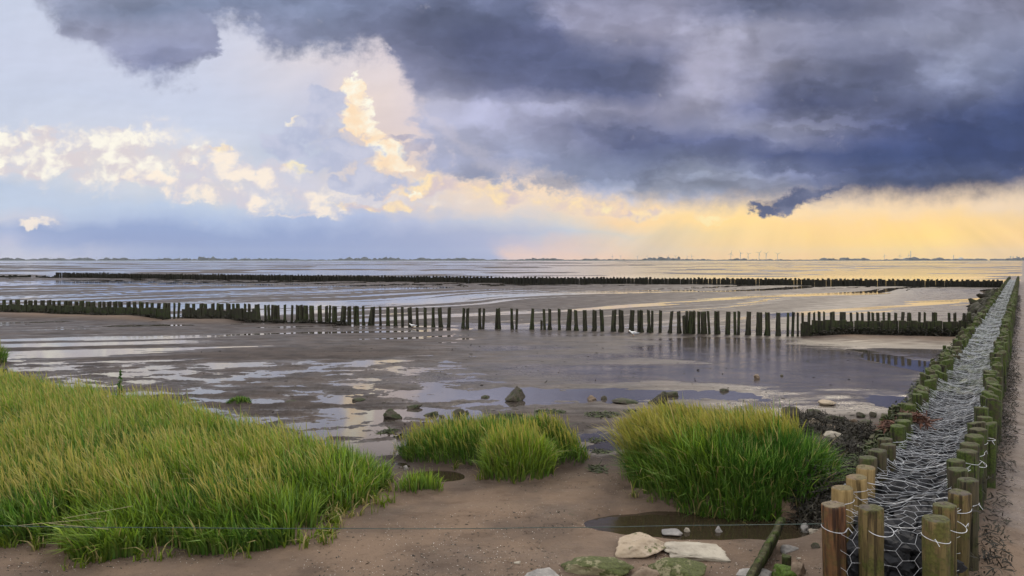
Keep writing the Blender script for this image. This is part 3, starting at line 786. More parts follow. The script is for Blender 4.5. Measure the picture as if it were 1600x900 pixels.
for i, (y, x, side) in enumerate(allp):
    top = BW_T + random.uniform(-0.045, 0.03) + (-.06 if side == 'L' and random.random() < .2 else 0)
    me = random.choice(protos if y < 22 else protos_d)
    if i < 277:
        o = link("breakwater_post", me, None, (x, y, top - 0.72))
        o.rotation_euler = (random.uniform(-.06, .06), random.uniform(-.06, .06), random.uniform(0, 6.28)); q_ = random.uniform(.85, 1.2); o.scale = (q_, q_, 1)
        sd_ = "left" if side == 'L' else "right"
        cnt[side] += 1
        if y < 20.3: lab = f"moss-green post, {ordn(cnt[side] + (12 if side == 'L' else 11))} from the near end of the breakwater's {sd_} row"
        else: lab = f"small mossy post in the breakwater's {sd_} row beyond the first groyne"
        tag(o, lab, "post", G_LEFT if side == 'L' else G_RIGHT)
    else:
        co = np.array([v.co[:] for v in me.vertices]) + [x, y, top - 0.72]
        fq = np.array([p.vertices[:] for p in me.polygons if len(p.vertices) == 4]) + nv
        rest_v.append(co); rest_q.append(fq); nv += len(co)
if rest_v:
    tag(link("distant_posts", mesh_from("distant_posts", np.concatenate(rest_v), quads=np.concatenate(rest_q), mat=W_MOSS)),
        "mossy posts of the breakwater's farthest end by the far groyne", "posts", kind='stuff')

# ------------------------------------------------------------------ stone fill and wire netting
def ico(sub):
    bm = bmesh.new(); bmesh.ops.create_icosphere(bm, subdivisions=sub, radius=1.0)
    v = np.array([x.co[:] for x in bm.verts]); f = np.array([[w.index for w in p.verts] for p in bm.faces]); bm.free()
    return v, f
def rock_points(v, seed, planes=14, rough=0.06, sharp=26.0, fine=0.035):
    rg = np.random.default_rng(seed)
    n = rg.normal(size=(planes, 3)); n /= np.linalg.norm(n, axis=1, keepdims=True)
    h = rg.uniform(0.62, 1.0, planes)
    c = v @ n.T / h
    inv = (np.exp(c * sharp).sum(1)) ** (1 / 1.0); r = 1 / (np.log(inv) / sharp)
    r = np.clip(r, 0.3, 1.4)
    ns = fbm(v[:, 0] * 2.5 + seed, v[:, 1] * 2.5 + v[:, 2] * 2.1, 4, seed % 97) - 0.5
    nf = fbm(v[:, 0] * 9 + v[:, 2] * 7, v[:, 1] * 9 - v[:, 2] * 4, 4, seed % 89) - 0.5
    return v * (r * (1 + rough * 2 * ns + fine * 2 * nf))[:, None]
def rot_mat(rg):
    q = rg.normal(size=4); q /= np.linalg.norm(q); w, x, y, z = q
    return np.array([[1-2*(y*y+z*z), 2*(x*y-z*w), 2*(x*z+y*w)], [2*(x*y+z*w), 1-2*(x*x+z*z), 2*(y*z-x*w)], [2*(x*z-y*w), 2*(y*z+x*w), 1-2*(x*x+y*y)]])
def scatter_rocks(name, pts, sizes, mat, sub=2, seed=5, flat=0.7):
    rg = np.random.default_rng(seed); v0, f0 = ico(sub)
    vars_ = [rock_points(v0, seed + 13 * k, 10, 0.05) for k in range(8)]
    V, T3 = [], []; n = 0
    for p, s_ in zip(pts, sizes):
        v = (vars_[rg.integers(8)] * s_ * rg.uniform(0.7, 1.2, 3)) @ rot_mat(rg).T
        v[:, 2] *= flat
        V.append(v + p); T3.append(f0 + n); n += len(v)
    return mesh_from(name, np.concatenate(V), tris=np.concatenate(T3), mat=mat, smooth=False)
def stone_mat(name, c1, c2, moss=None, moss_amt=0.0, rough=0.8, scale=9.0, specks=True):
    m, T, b, out = mat_new(name)
    P = objco(T)
    n = T.noise(P, scale, 6, 0.65); n2 = T.noise(P, scale * 7, 4, 0.7)
    col = T.mix(n.step(0.35, 0.66), c1, c2)
    col = T.mix(n2.step(0.52, 0.75) * 0.5, col, tuple(v * 0.55 for v in c1))
    if moss:
        mm = T.noise(P, scale * 0.9, 6, 0.7)
        z = T.sep(V_(T.t, T.new('ShaderNodeNewGeometry').outputs['Normal']))[2]
        msk = (mm + z * 0.10).step(0.66 - 0.3 * moss_amt, 0.76 - 0.3 * moss_amt)
        col = T.mix(msk, col, T.mix(n2.step(0.35, 0.65), moss, tuple(v * 0.5 for v in moss)))
    setb(T, b, 'Base Color', col); setb(T, b, 'Roughness', rough); b.inputs['Specular IOR Level'].default_value = 0.3
    setb(T, b, 'Normal', bump(T, n * 0.7 + n2 * 0.4, 0.7, 0.012))
    return m
M_FILL = stone_mat("dark_wet_fill_stone", (0.008, 0.009, 0.011), (0.026, 0.027, 0.032), None, 0, 0.75, 5.0)
M_FILLG = stone_mat("algae_covered_fill_stone", (0.012, 0.014, 0.012), (0.034, 0.038, 0.032), (0.05, 0.07, 0.02), 0.5, 0.6, 5.0)
def bw_point(s, t):
    """s metres along from the near end, t 0..1 from the left row to the right row"""
    Y = 4.42 + np.asarray(s) * BW_D[1]
    X = bw_left(Y) + t * 0.76
    # lines of equal s run square across
    return X - 0 * t, Y - t * 0.0
def net_z(s, t):
    return BW_T - 0.13 + 0.05 * (fbm(s * 1.8, t * 3.2, 3, 7) - 0.5) * 2 - 0.05 * np.sin(np.pi * np.clip(t, 0, 1))
rg = np.random.default_rng(3)
def fill(n, s0, s1, size, name, mat, sub):
    s = rg.uniform(s0, s1, n); t = rg.uniform(0.1, 0.9, n)
    X, Y = bw_point(s, t); sz = rg.uniform(size[0], size[1], n)
    z = net_z(s, t) - sz * 0.75 - 0.015 - rg.uniform(0, 0.05, n)
    if s0 < 1:
        k = 110; s[:k] = rg.uniform(0.05, 0.10, k); t[:k] = rg.uniform(0.08, 0.92, k); X, Y = bw_point(s, t); z[:k] = rg.uniform(0.02, 0.50, k)
    return scatter_rocks(name, np.stack([X, Y, z], -1), sz, mat, sub, 17)
o = link("stone_fill", fill(700, 0.12, 6, (0.04, 0.085), "stone_fill", M_FILL, 3)); tag(o, "dark wet stones packed under the wire netting near the camera", "stones", kind='stuff')
o = link("stone_fill", fill(3200, 6, 72, (0.06, 0.12), "stone_fill", M_FILLG, 1)); tag(o, "dark stones under the netting along the far run of the breakwater", "stones", kind='stuff')
# core: packed earth and brushwood under the stones
cs = np.linspace(0.06, 74, 200); V = []
for s_ in cs:
    for t_, z_ in ((0.05, -0.1), (0.06, 0.44), (0.94, 0.44), (0.95, -0.1)):
        X, Y = bw_point(s_, t_); V.append((X, Y, z_ + 0.03 * random.random()))
idx = np.arange(len(V)).reshape(-1, 4)
q = np.concatenate([np.stack([idx[:-1, j], idx[:-1, j + 1], idx[1:, j + 1], idx[1:, j]], -1) for j in range(3)] + [idx[[0, -1]]])
tag(link("breakwater_core", mesh_from("breakwater_core", V, quads=q, mat=M_FILL)), "dark packed fill between the two post rows of the breakwater", "breakwater")

def hex_net(s0, s1, cell, r, seed, off, slack, drop):
    a = cell / math.sqrt(3); ah = a
    segs = []
    W = 0.62
    ny = int((s1 - s0) / (cell * 0.5)); nx = int(W / (1.5 * ah)) + 2
    for j in range(-int(drop / (cell * 0.5)), ny):
        for i in range(nx):
            if (i + j) % 2: continue
            cx = i * 1.5 * ah; cy = s0 + j * cell * 0.5
            P = [(cx + ah * math.cos(math.radians(k * 60)), cy + cell / math.sqrt(3) * math.sin(math.radians(k * 60))) for k in range(4)]
            segs += [(P[0], P[1]), (P[1], P[2]), (P[2], P[3])]
    A = np.array(segs); S = A[..., 1]; Tt = A[..., 0]
    jit = cell * 0.55
    S2 = S + (fbm(S * 4 + off, Tt * 4, 2, seed) - 0.5) * jit * 2.2 + (vnoise(S * 31, Tt * 31, seed + 1) - 0.5) * jit * 0.25
    T2 = Tt + (fbm(S * 4 - off, Tt * 4 + 4, 2, seed + 2) - 0.5) * jit * 1.4
    t = 0.06 + T2 / W * 0.88
    keep = ((t > 0.02) & (t < 0.98)).all(1)
    S2, t = S2[keep], t[keep]
    Sp = np.maximum(S2, 0.0)
    X, Y = bw_point(Sp, t)
    Z = net_z(Sp, t) + 0.012 + slack * (fbm(Sp * 5 + off, t * 6, 3, seed + 4) - 0.4) + np.minimum(S2, 0) + 0
    X = X + np.minimum(S2, 0) * 0.03; Y = Y - 0.02 * (S2 < 0)
    Y = Y - (S2 < 0) * 0.02; Z = np.maximum(Z, 0.02)
    # the ends lift to the posts
    Z = Z + 0.05 * np.abs(2 * t - 1) ** 4
    return np.stack([X, Y, Z], -1)
SA = [hex_net(0, 9, 0.100, 0, 5, 0.0, 0.035, 0.55), hex_net(1.5, 9, 0.115, 0, 25, 3.7, 0.05, 0)]
SB = [hex_net(9, 32, 0.12, 0, 7, 1.0, 0.04, 0), hex_net(9, 20, 0.15, 0, 27, 4.7, 0.05, 0), hex_net(32, 70, 0.2, 0, 9, 2.0, 0.08, 0)]
v1, q1 = tubes(np.concatenate(SA), 0.0013); v2, q2 = tubes(np.concatenate(SB[:2]), 0.0019); v3, q3 = tubes(SB[2], 0.0026)
# lacing wires strung from post to post
lac = []
for k in range(0, 60, 3):
    s_ = 0.1 + k * 0.17 + random.uniform(-.05, .05) if k < 40 else 7 + (k - 40) * 0.5
    tt = np.linspace(0.0, 1.0, 12); ss = s_ + random.uniform(-.1, .1) * tt + 0.03 * np.sin(tt * 7 + k)
    X, Y = bw_point(ss, tt); Z = net_z(ss, tt) + 0.03 + 0.04 * np.abs(2 * tt - 1) ** 2 + 0.012 * rg.uniform(-1, 1, 12)
    P = np.stack([X, Y, Z], -1); lac.append(np.stack([P[:-1], P[1:]], 1))
v4, q4 = tubes(np.concatenate(lac), 0.0015)
nv1, nv2, nv3 = len(v1), len(v1) + len(v2), len(v1) + len(v2) + len(v3)
me = mesh_from("wire_netting", np.concatenate([v1, v2, v3, v4]), quads=np.concatenate([q1, q2 + nv1, q3 + nv2, q4 + nv3]), mat=M_WIRE)
tag(link("wire_netting", me), "silvery hexagonal wire netting stretched over the stones between the post rows", "wire netting")

# ------------------------------------------------------------------ seaweed
def weed_mat(name, c1, c2, rough=0.8):
    m, T, b, out = mat_new(name)
    n = T.noise(pos(T), 18.0, 4, 0.6)
    setb(T, b, 'Base Color', T.mix(n.step(0.35, 0.65), c1, c2)); setb(T, b, 'Roughness', rough)
    return m
M_WEED = weed_mat("black_brown_wrack", (0.010, 0.009, 0.007), (0.032, 0.026, 0.014))
M_WEEDG = weed_mat("green_brown_weed", (0.018, 0.020, 0.009), (0.050, 0.070, 0.016))
M_WEEDR = weed_mat("red_brown_weed", (0.060, 0.022, 0.014), (0.13, 0.055, 0.030))
def ribbons(pts, L, W, flat=0.35, seed=1, curl=0.5):
    """short crumpled ribbons at pts"""
    rg = np.random.default_rng(seed); n = len(pts)
    L = np.broadcast_to(L, n) * rg.uniform(0.5, 1.4, n); W = np.broadcast_to(W, n) * rg.uniform(0.6, 1.5, n)
    a = rg.uniform(0, 6.283, n); el = rg.normal(0, flat, n)
    d = np.stack([np.cos(a) * np.cos(el), np.sin(a) * np.cos(el), np.sin(el)], -1)
    side = np.stack([-np.sin(a), np.cos(a), rg.normal(0, .5, n)], -1); side /= np.linalg.norm(side, axis=1, keepdims=True)
    bend = rg.normal(0, curl, (n, 3)); bend[:, 2] -= 0.3
    V = []
    for t, w in ((0, 0.5), (0.35, 1.0), (0.7, 0.9), (1.0, 0.3)):
        c = pts + d * (L * t)[:, None] + bend * (L * t * t)[:, None] * 0.6
        V += [c - side * (W * w)[:, None], c + side * (W * w)[:, None]]
    V = np.stack(V, 1).reshape(-1, 3); b = np.arange(n)[:, None] * 8
    q = np.concatenate([b + np.array([[k, k + 1, k + 3, k + 2]]) for k in (0, 2, 4)], 0)
    return V, q
def weed_obj(name, blobs, mat, label, cat="seaweed", kind='stuff', L=0.05, W=0.006, per=60, seed=1, flat=0.35):
    """blobs: x, y, z0, rx, ry, h"""
    rg = np.random.default_rng(seed); P = []
    for (x, y, z0, rx, ry, h, *k) in blobs:
        n = int(per * (k[0] if k else 1)); a = rg.uniform(0, 6.283, n); r = np.sqrt(rg.uniform(0, 1, n))
        px, py = x + np.cos(a) * r * rx, y + np.sin(a) * r * ry
        gz = ground_h(px, py) if z0 is None else np.full(n, z0)
        pz = gz + h * (1 - r * r) * rg.uniform(0.0, 1, n) + 0.004
        P.append(np.stack([px, py, pz], -1))
    P = np.concatenate(P); v, q = ribbons(P, L, W, flat, seed)
    o = link(name, mesh_from(name, v, quads=q, mat=mat, smooth=False)); tag(o, label, cat, kind=kind); return o
# along both feet of the breakwater
blL, blR = [], []
Y = 6.9
while Y < 44:
    x = bw_left(Y) - 0.22; blL.append((x + random.uniform(-.1, .1), Y, random.uniform(.02, .25), 0.22, 0.22, 0.32 if random.random() < .6 else .45)); Y += 0.16 if Y < 16 else 0.3
Y = 4.6
while Y < 44:
    x = bw_right(Y) + 0.15; blR.append((x + random.uniform(-.05, .05), Y, 0.03, 0.10, 0.20, random.choice([.1, .2, .45]))); Y += 0.12 if Y < 14 else 0.28
weed_obj("seaweed_bank", blL, M_WEEDG, "dark green weed heaped against the left foot of the breakwater", per=190, L=0.05, W=0.006, seed=3)
weed_obj("seaweed_bank", blR, M_WEED, "black seaweed hanging along the right foot of the breakwater", per=130, L=0.045, W=0.005, seed=4)

# outer, lower mossy board wall on the left side
def board_wall(name, pts, zt, thick, mat, seed, bw=0.09, zb=-0.15, jag=0.05, moss_lump=0.0):
    """a row of upright boards, one mesh; pts: polyline in plan; zt: top height function"""
    rg = np.random.default_rng(seed); V, Q = [], []
    P = np.array(pts, float); seg = np.hypot(*np.diff(P, axis=0).T); cum = np.concatenate([[0], np.cumsum(seg)])
    s_ = 0.0
    while s_ < cum[-1]:
        w = bw * rg.uniform(0.7, 1.4); m = s_ + w / 2
        x = np.interp(m, cum, P[:, 0]); y = np.interp(m, cum, P[:, 1])
        k = min(np.searchsorted(cum, m) - 1, len(seg) - 1); d = (P[k + 1] - P[k]) / seg[k]; nn = np.array([-d[1], d[0]])
        top = zt(x, y) + rg.uniform(-jag, jag); th = thick * rg.uniform(0.7, 1.3); offn = rg.uniform(-.3, .3) * thick
        lean = rg.uniform(-.02, .02)
        b = len(V); hw = w * 0.47
        for zi, z in enumerate((zb, (zb + top) * 0.5, top)):
            for (u, v) in ((-hw, -th / 2), (hw, -th / 2), (hw, th / 2), (-hw, th / 2)):
                jz = rg.uniform(-.4, .4) * jag if zi == 2 else 0
                V.append((x + d[0] * (u + lean * z) + nn[0] * (v + offn), y + d[1] * (u + lean * z) + nn[1] * (v + offn), z + jz))
        for l in (0, 4):
            for j in range(4): Q.append((b + l + j, b + l + (j + 1) % 4, b + l + 4 + (j + 1) % 4, b + l + 4 + j))
        Q.append((b + 8, b + 9, b + 10, b + 11)); s_ += w
    return mesh_from(name, V, quads=np.array(Q), mat=mat, smooth=False)
ow = [(bw_left(y) - 0.42 - 0.05 * math.sin(y), y) for y in np.linspace(7.6, 19.5, 30)]
tag(link("board_wall", board_wall("board_wall", ow, lambda x, y: 0.36 + 0.06 * math.sin(y * 3), 0.05, W_MOSS, 11, 0.10)),
    "low mossy board wall along the left side of the breakwater", "board wall")
# ------------------------------------------------------------------ first groyne
def top1(x): return float(np.interp(x, [-21.2, -13.1, -1.66, 7.94, 12.9], [0.586, 0.60, 0.66, 0.70, 0.77]))
gpro = []
for k in range(12):
    gpro.append(post_mesh("groyne_post", random.uniform(0.062, 0.085), 0.86, W_OLD, 400 + k, seg=12, nz=9, rough=0.10, base_lump=random.choice([0, 0.025, 0.05]), slant=random.uniform(-.3, .3), oval=random.uniform(0.85, 1.15), taper=random.uniform(0, 0.15), under=0.1))
gthin = [post_mesh("groyne_post", random.uniform(0.040, 0.052), 0.86, W_OLD, 430 + k, seg=10, nz=9, rough=0.12, base_lump=random.choice([0, 0.03, 0.05]), slant=random.uniform(-.4, .4), under=0.1) for k in range(6)]
seen = {}
def gpost(px, width, lab, dtop=0.0, lean=0.0, dy=0.0):
    if "%" in lab:
        seen[lab] = seen.get(lab, 0) + 1
        lab = lab.replace("%", ordn(seen[lab])).replace("@", "thick" if width > 24 else "thin" if width < 18 else "slim")
    X, Y = line_at_px(G1, px); Y += dy; X = (px - 800) / F * Y
    w = width / 4.0 * Y / F        # given in 4x zoomed pixels
    me = random.choice(gpro if w > 0.11 else gthin); r0 = max(v.co.x for v in me.vertices if v.co.z > 0.7)
    o = link("groyne_post", me, None, (X, Y, top1(X) + dtop + random.uniform(-.015, .015) - 0.86))
    o.scale = (w / 2 / r0, w / 2 / r0, 1); o.rotation_euler = (random.uniform(-.03, .03), lean if lean else random.gauss(0, .035), 0)
    tag(o, lab, "groyne post", "posts of the first groyne")
mid4 = [(5,20),(20,26),(62,16),(85,18),(103,20),(123,24),(143,18),(180,15),(222,15),(260,22),(285,26),(313,28),(352,28),(400,26),(440,20),(457,16),(492,28),(540,30),(582,26),(622,22),(636,20),(672,16),(724,26),(778,18),(825,22),(872,22),(916,18),(966,28),(1010,18),(1058,20),(1107,18),(1155,26),(1203,22),(1293,18),(1320,20),(1398,17),(1419,16),(1496,18),(1523,20),(1598,16)]
mid5 = [(5,18),(27,16),(115,16),(130,18),(205,17),(237,20),(295,20),(350,28),(405,22),(458,24),(515,26),(568,24),(630,28),(685,30),(742,30),(793,20),(810,20),(860,20),(876,16),(924,20),(984,20),(1045,22),(1090,20),(1112,28),(1138,16),(1168,18),(1203,34),(1236,16),(1272,16),(1290,18),(1338,18),(1352,20),(1395,18),(1413,20),(1472,30),(1542,32),(1595,22)]
for v, w in mid4:
    lab = "@ dark post, % from the left in the open stretch left of the gaps"
    if v > 1250: lab = "@ dark post, % from the left in the gappy middle of the first groyne"
    gpost(400 + v / 4, w, lab)
gpost(400 + 700 / 4, 18, "thin post leaning right in the first groyne", -0.02, 0.16)
gpost(800 + 183 / 4, 16, "short broken stump in a gap of the first groyne", -0.36)
gpost(800 + 1080 / 4, 18, "slightly leaning short post beside a thick one, first groyne", -0.12, -0.04, -0.1)
for v, w in mid5:
    gpost(800 + v / 4, w, "@ mossy post, % from the left in the open stretch right of the gaps")
for v, w in [(8,16),(62,28),(122,16),(152,18),(186,14),(217,16),(253,18)]:
    gpost(1200 + v / 4, w, "@ post, % of the last seven open ones before the right plank wall")
for v, w in [(290,14),(323,18),(348,14),(403,30),(465,36),(525,16),(556,17),(595,16),(630,17),(660,16),(694,20),(728,14),(758,18),(797,18),(828,20),(868,18),(900,14),(943,16),(974,16),(1032,16),(1048,18),(1136,16),(1172,18),(1210,18),(1245,26)]:
    gpost(1200 + v / 4, w, "@ post top, % from the left above the right plank wall", 0.0, 0.0, 0.10)
px = -40.0
while px < 400:
    if not (266 < px < 284):
        lab = ("@ post top above the left plank wall, % one from its left end" if px < 266 else "@ post, % right of the narrow gap, above or beyond the short plank wall")
        gpost(px, random.choice([18, 20, 22, 26, 28]), lab, 0.0, 0.0, 0.10)
    px += random.uniform(7.0, 11.5)
gpost(272, 16, "left one of the two posts in the narrow gap of the first groyne")
gpost(277.5, 18, "right one of the two posts in the narrow gap of the first groyne")
def gl(p0, p1, n=20, dy=-0.03): return [(lambda q: (q[0], q[1] + dy))(line_at_px(G1, p)) for p in np.linspace(p0, p1, n)]
ptop = lambda x, y: top1(x) - 0.20
tag(link("plank_wall", board_wall("plank_wall", gl(-60, 264), ptop, 0.05, W_OLD, 21, 0.14, jag=0.03)), "long dark plank wall at the left end of the first groyne", "plank wall")
tag(link("plank_wall", board_wall("plank_wall", gl(285, 402), ptop, 0.05, W_OLD, 22, 0.14, jag=0.06)), "short ragged plank wall right of the narrow gap in the first groyne", "plank wall")
tag(link("plank_wall", board_wall("plank_wall", gl(1267, 1512), lambda x, y: top1(x) - 0.225, 0.05, W_OLD, 23, 0.15, jag=0.03)), "dark plank wall at the right end of the first groyne, by the breakwater", "plank wall")
tag(link("plank_wall", board_wall("plank_wall", gl(1250, 1268, 4), lambda x, y: 0.40, 0.05, W_OLD, 24, 0.11, jag=0.08)), "few broken planks leaning at the start of the right plank wall", "plank wall")
tag(link("plank_stumps", board_wall("plank_stumps", gl(402, 540, 20), lambda x, y: 0.07 + 0.05 * math.sin(x * 5), 0.05, W_OLD, 25, 0.12, jag=0.07)), "low rotten plank stumps at the feet of the left open posts", "plank wall")
blobs = []
for p in np.linspace(1270, 1500, 60):
    X, Y = line_at_px(G1, p); blobs.append((X, Y - 0.10, None, 0.12, 0.08, random.choice([.1, .2, .28])))
for p in list(np.linspace(0, 262, 40)) + list(np.linspace(286, 540, 50)):
    X, Y = line_at_px(G1, p); blobs.append((X, Y - 0.12, None, 0.14, 0.08, random.choice([.05, .1, .16])))
weed_obj("seaweed_fringe", blobs, M_WEED, "dark weed tangled along the foot of the first groyne", per=50, L=0.09, W=0.014, seed=9)

# ------------------------------------------------------------------ second groyne
def top2(x): return 0.50
n2 = 0
fpro = [post_mesh("far_groyne_post", random.uniform(0.085, 0.12), 0.62, W_FAR, 500 + k, seg=8, nz=3, rough=0.14, slant=random.uniform(-.5, .5), under=0.1) for k in range(8)]
pts2 = gl2 = [(x, float(line_y(G2, x))) for x in np.linspace(-59.5, 39.6, 80)]
def p2(px): return line_at_px(G2, px)
x = p2(88)[0]
while x < 39.8 and n2 < 298:
    y = float(line_y(G2, x))
    o = link("far_groyne_post", random.choice(fpro), None, (x, y + random.uniform(-.08, .08), 0.60 + random.uniform(-.03, .06) - 0.62 + (0.05 if x < -50 else 0)))
    o.rotation_euler = (0, random.uniform(-.04, .04), random.uniform(0, 6)); o.scale = (random.uniform(.8, 1.5), 1, 1)
    tag(o, "black post top in the long far groyne on the tidal flat", "far groyne post", "posts of the far groyne")
    x += random.uniform(0.27, 0.42); n2 += 1
tag(link("plank_wall", board_wall("plank_wall", [q for q in pts2 if q[0] > p2(88)[0]], lambda x, y: 0.52, 0.08, W_FAR, 31, 0.30, jag=0.035)), "long low black plank wall of the far groyne", "plank wall")
tag(link("plank_wall", board_wall("plank_wall", [(x, float(line_y(G2, x))) for x in np.linspace(p2(56)[0], p2(88)[0], 8)], lambda x, y: 0.22, 0.08, W_FAR, 32, 0.3, jag=0.12)), "low broken stub at the left end of the far groyne", "plank wall")
tag(link("plank_wall", board_wall("plank_wall", [(x, 96.5 - 0.1 * x * 0 ) for x in np.linspace(-70, -62.5, 8)], lambda x, y: 0.26, 0.08, W_FAR, 33, 0.3, jag=0.1)), "separate bit of black groyne at the left picture edge", "plank wall")
x, y = at(162, 432)
o = link("far_groyne_post", fpro[0], None, (x, y, 0)); tag(o, "lone dark stake standing beyond the left end of the far groyne", "stake")

# ------------------------------------------------------------------ rocks
R_TAN = stone_mat("tan_sandstone", (0.34, 0.27, 0.19), (0.42, 0.34, 0.26), (0.13, 0.14, 0.05), 0.15)
R_PALE = stone_mat("pale_limestone", (0.30, 0.265, 0.215), (0.42, 0.38, 0.31))
R_GRN = stone_mat("algae_green_stone", (0.22, 0.20, 0.12), (0.30, 0.27, 0.17), (0.085, 0.098, 0.030), 0.65)
R_BRI = stone_mat("bright_moss_stone", (0.22, 0.19, 0.13), (0.28, 0.24, 0.17), (0.075, 0.13, 0.015), 0.9)
R_BRN = stone_mat("brown_rough_stone", (0.13, 0.095, 0.065), (0.24, 0.18, 0.13))
R_GREY = stone_mat("grey_stone", (0.20, 0.19, 0.18), (0.32, 0.30, 0.28), None, 0, 0.75)
R_DARK = stone_mat("weed_darkened_stone", (0.050, 0.044, 0.034), (0.13, 0.11, 0.08), (0.04, 0.05, 0.02), 0.5)
R_BLK = stone_mat("black_weedy_stone", (0.016, 0.014, 0.010), (0.040, 0.034, 0.022), (0.03, 0.035, 0.012), 0.4)
def rock(px, py, w, h, mat, label, seed, depth=0.7, sub=5, rz=0.0, name="rock", sink=0.28, tilt=0.0, planes=16, cat="rock", rough=0.13, elong=None, spike=0.0):
    """py: row of the rock's foot; w, h in photo pixels"""
    X, Y = at(px, py)
    gz = float(ground_h(np.array([X]), np.array([Y + 0.05]))[0]); Y = (EYE - max(gz, 0)) * F / (py - HOR); X = (px - 800) / F * Y
    W = w / F * Y; H = h / F * Y
    v, f = ico(sub); v = rock_points(v, seed, planes, rough)
    if spike:
        k = np.clip((v[:, 2] + 1) / 2, 0, 1.2); v[:, 0] *= 1 - spike * k; v[:, 1] *= 1 - spike * k; v[:, 0] += 0.35 * k
    v = v - v.min(0); v = v / v.max(0) - [0.5, 0.5, sink]
    Hh = H / (1 - sink); v = v * [W, W * depth, Hh]
    o = link(name, mesh_from(name, v, tris=f, mat=mat, smooth=True), None, (X, Y + W * depth * 0.35, max(gz, 0.0) - 0.004))
    o.rotation_euler = (0, tilt, rz); tag(o, label, cat); return o
rock(1004, 870, 86, 25, R_TAN, "large tan rock with a green right shoulder beside the pool", 41, 0.8)
rock(1092, 876, 98, 13, R_PALE, "flat pale slab right of the large tan rock", 52, 0.7, planes=20, sink=0.25)
rock(936, 900, 116, 20, R_GRN, "long green rock with a low left end, left of the brown one", 63, 0.5, tilt=0.05)
rock(1010, 915, 46, 24, R_BRN, "small rough brown rock between the two green ones", 74, 0.8)
rock(1066, 908, 92, 24, R_GRN, "green rock under the pale slab, at the lower picture edge", 85, 0.7, tilt=-0.06)
rock(848, 910, 62, 14, R_GREY, "grey rock at the lower edge, left of the long green rock", 96, 0.7, tilt=0.10)
rock(808, 881, 11, 4, R_PALE, "tiny pale pebble on the sand left of the grey rock", 107, 0.8, 3)
rock(1186, 906, 66, 12, R_GREY, "grey stone right of the mossy board, lower edge", 118, 0.7)
rock(1232, 908, 44, 20, R_BRI, "bright moss-green rock in front of the split red-brown post", 129, 0.9)
rock(1251, 905, 26, 24, R_BRN, "brown stone leaning on the bright moss-green rock", 140, 0.9)
rock(1266, 845, 20, 7, R_PALE, "flat white stone on the mud beside the red-brown post", 151, 0.8, 4)
rock(1261, 832, 16, 14, R_GREY, "light grey angular stone at the foot of the wire", 162, 0.9, 4)
rock(1275, 836, 20, 10, R_PALE, "small white stone right of the light grey one", 173, 0.8, 4)
rock(1277, 862, 16, 13, R_DARK, "dark weedy stone left of the red-brown post's foot", 184, 0.9, 4)
rock(1237, 866, 32, 12, R_GREY, "low greyish slab half sunk above the moss-green rock", 195, 0.7, 4)
rock(1250, 877, 9, 6, R_PALE, "little white pebble between slab and red-brown post", 196, 0.8, 3)
rock(1074, 832, 10, 8, R_PALE, "small white stone standing in the dark pool", 206, 0.8, 4)
rock(1124, 832, 13, 9, R_GREY, "round greyish stone in the right part of the dark pool", 217, 0.8, 4)
rock(1052, 838, 34, 8, R_GREY, "flat drowned stone behind the large tan rock", 228, 0.8, 4)
rock(805, 628, 33, 24, R_DARK, "pointed dark rock rising from the long puddle", 239, 0.7, spike=0.72, planes=9, sink=0.1)
rock(612, 655, 32, 15, R_DARK, "square brown rock on the mud behind the grass", 250, 0.8, planes=7)
rock(1295, 634, 30, 8, R_TAN, "flat tan stone lying alone on the wet mud", 261, 0.6, 4, tilt=0.12, planes=8)
rock(1183, 592, 10, 7, R_BRN, "small brown stone alone on the shining flat", 272, 0.8, 4)
rock(1133, 612, 15, 5, R_DARK, "low dark stone right of the long puddle", 283, 0.8, 4)
rock(925, 625, 15, 7, R_BRN, "small brown stone in the middle of the long puddle", 294, 0.8, 4)
rock(944, 624, 10, 6, R_DARK, "tiny dark stone right beside the small brown one", 305, 0.8, 4)
rock(978, 631, 42, 7, R_DARK, "long flat dark stone on the near rim of the puddle", 316, 0.7, 4)
rock(1051, 620, 20, 8, R_DARK, "flat dark stone behind the jagged driftwood", 327, 0.8, 4)
rock(1030, 632, 33, 20, R_DARK, "jagged black lump with a raised left horn in the puddle", 338, 0.6, spike=0.6, rough=0.25)
rock(758, 622, 14, 4, R_DARK, "low dark stone left of the pointed rock", 349, 0.8, 4)
rock(647, 639, 24, 6, R_DARK, "flat dark weedy stone above the square brown rock", 350, 0.8, 4)
rock(672, 650, 26, 7, R_DARK, "dark weed-covered stone at the left of the small puddle", 361, 0.8, 4)
rock(716, 649, 20, 11, R_DARK, "dark stone topped with weed at the small puddle's right", 372, 0.8, 4)
rock(729, 647, 8, 6, R_DARK, "small dark stone touching the weed-topped one", 373, 0.8, 4)
rock(690, 653, 9, 5, R_DARK, "small black stone in the middle of the small puddle", 383, 0.8, 4)
rock(455, 630, 22, 4, R_DARK, "flat dark stone in the bright left puddle", 394, 0.8, 4)
rock(560, 627, 22, 5, R_DARK, "flat dark stone at the tip of the bright left puddle", 395, 0.8, 4)
rock(634, 735, 9, 8, R_GREY, "pale round stone at the left foot of the middle grass", 396, 0.8, 4)
rock(1222, 548 + 40, 5, 3, R_DARK, "tiny dark stone near the right edge of the flat", 397, 0.8, 3)
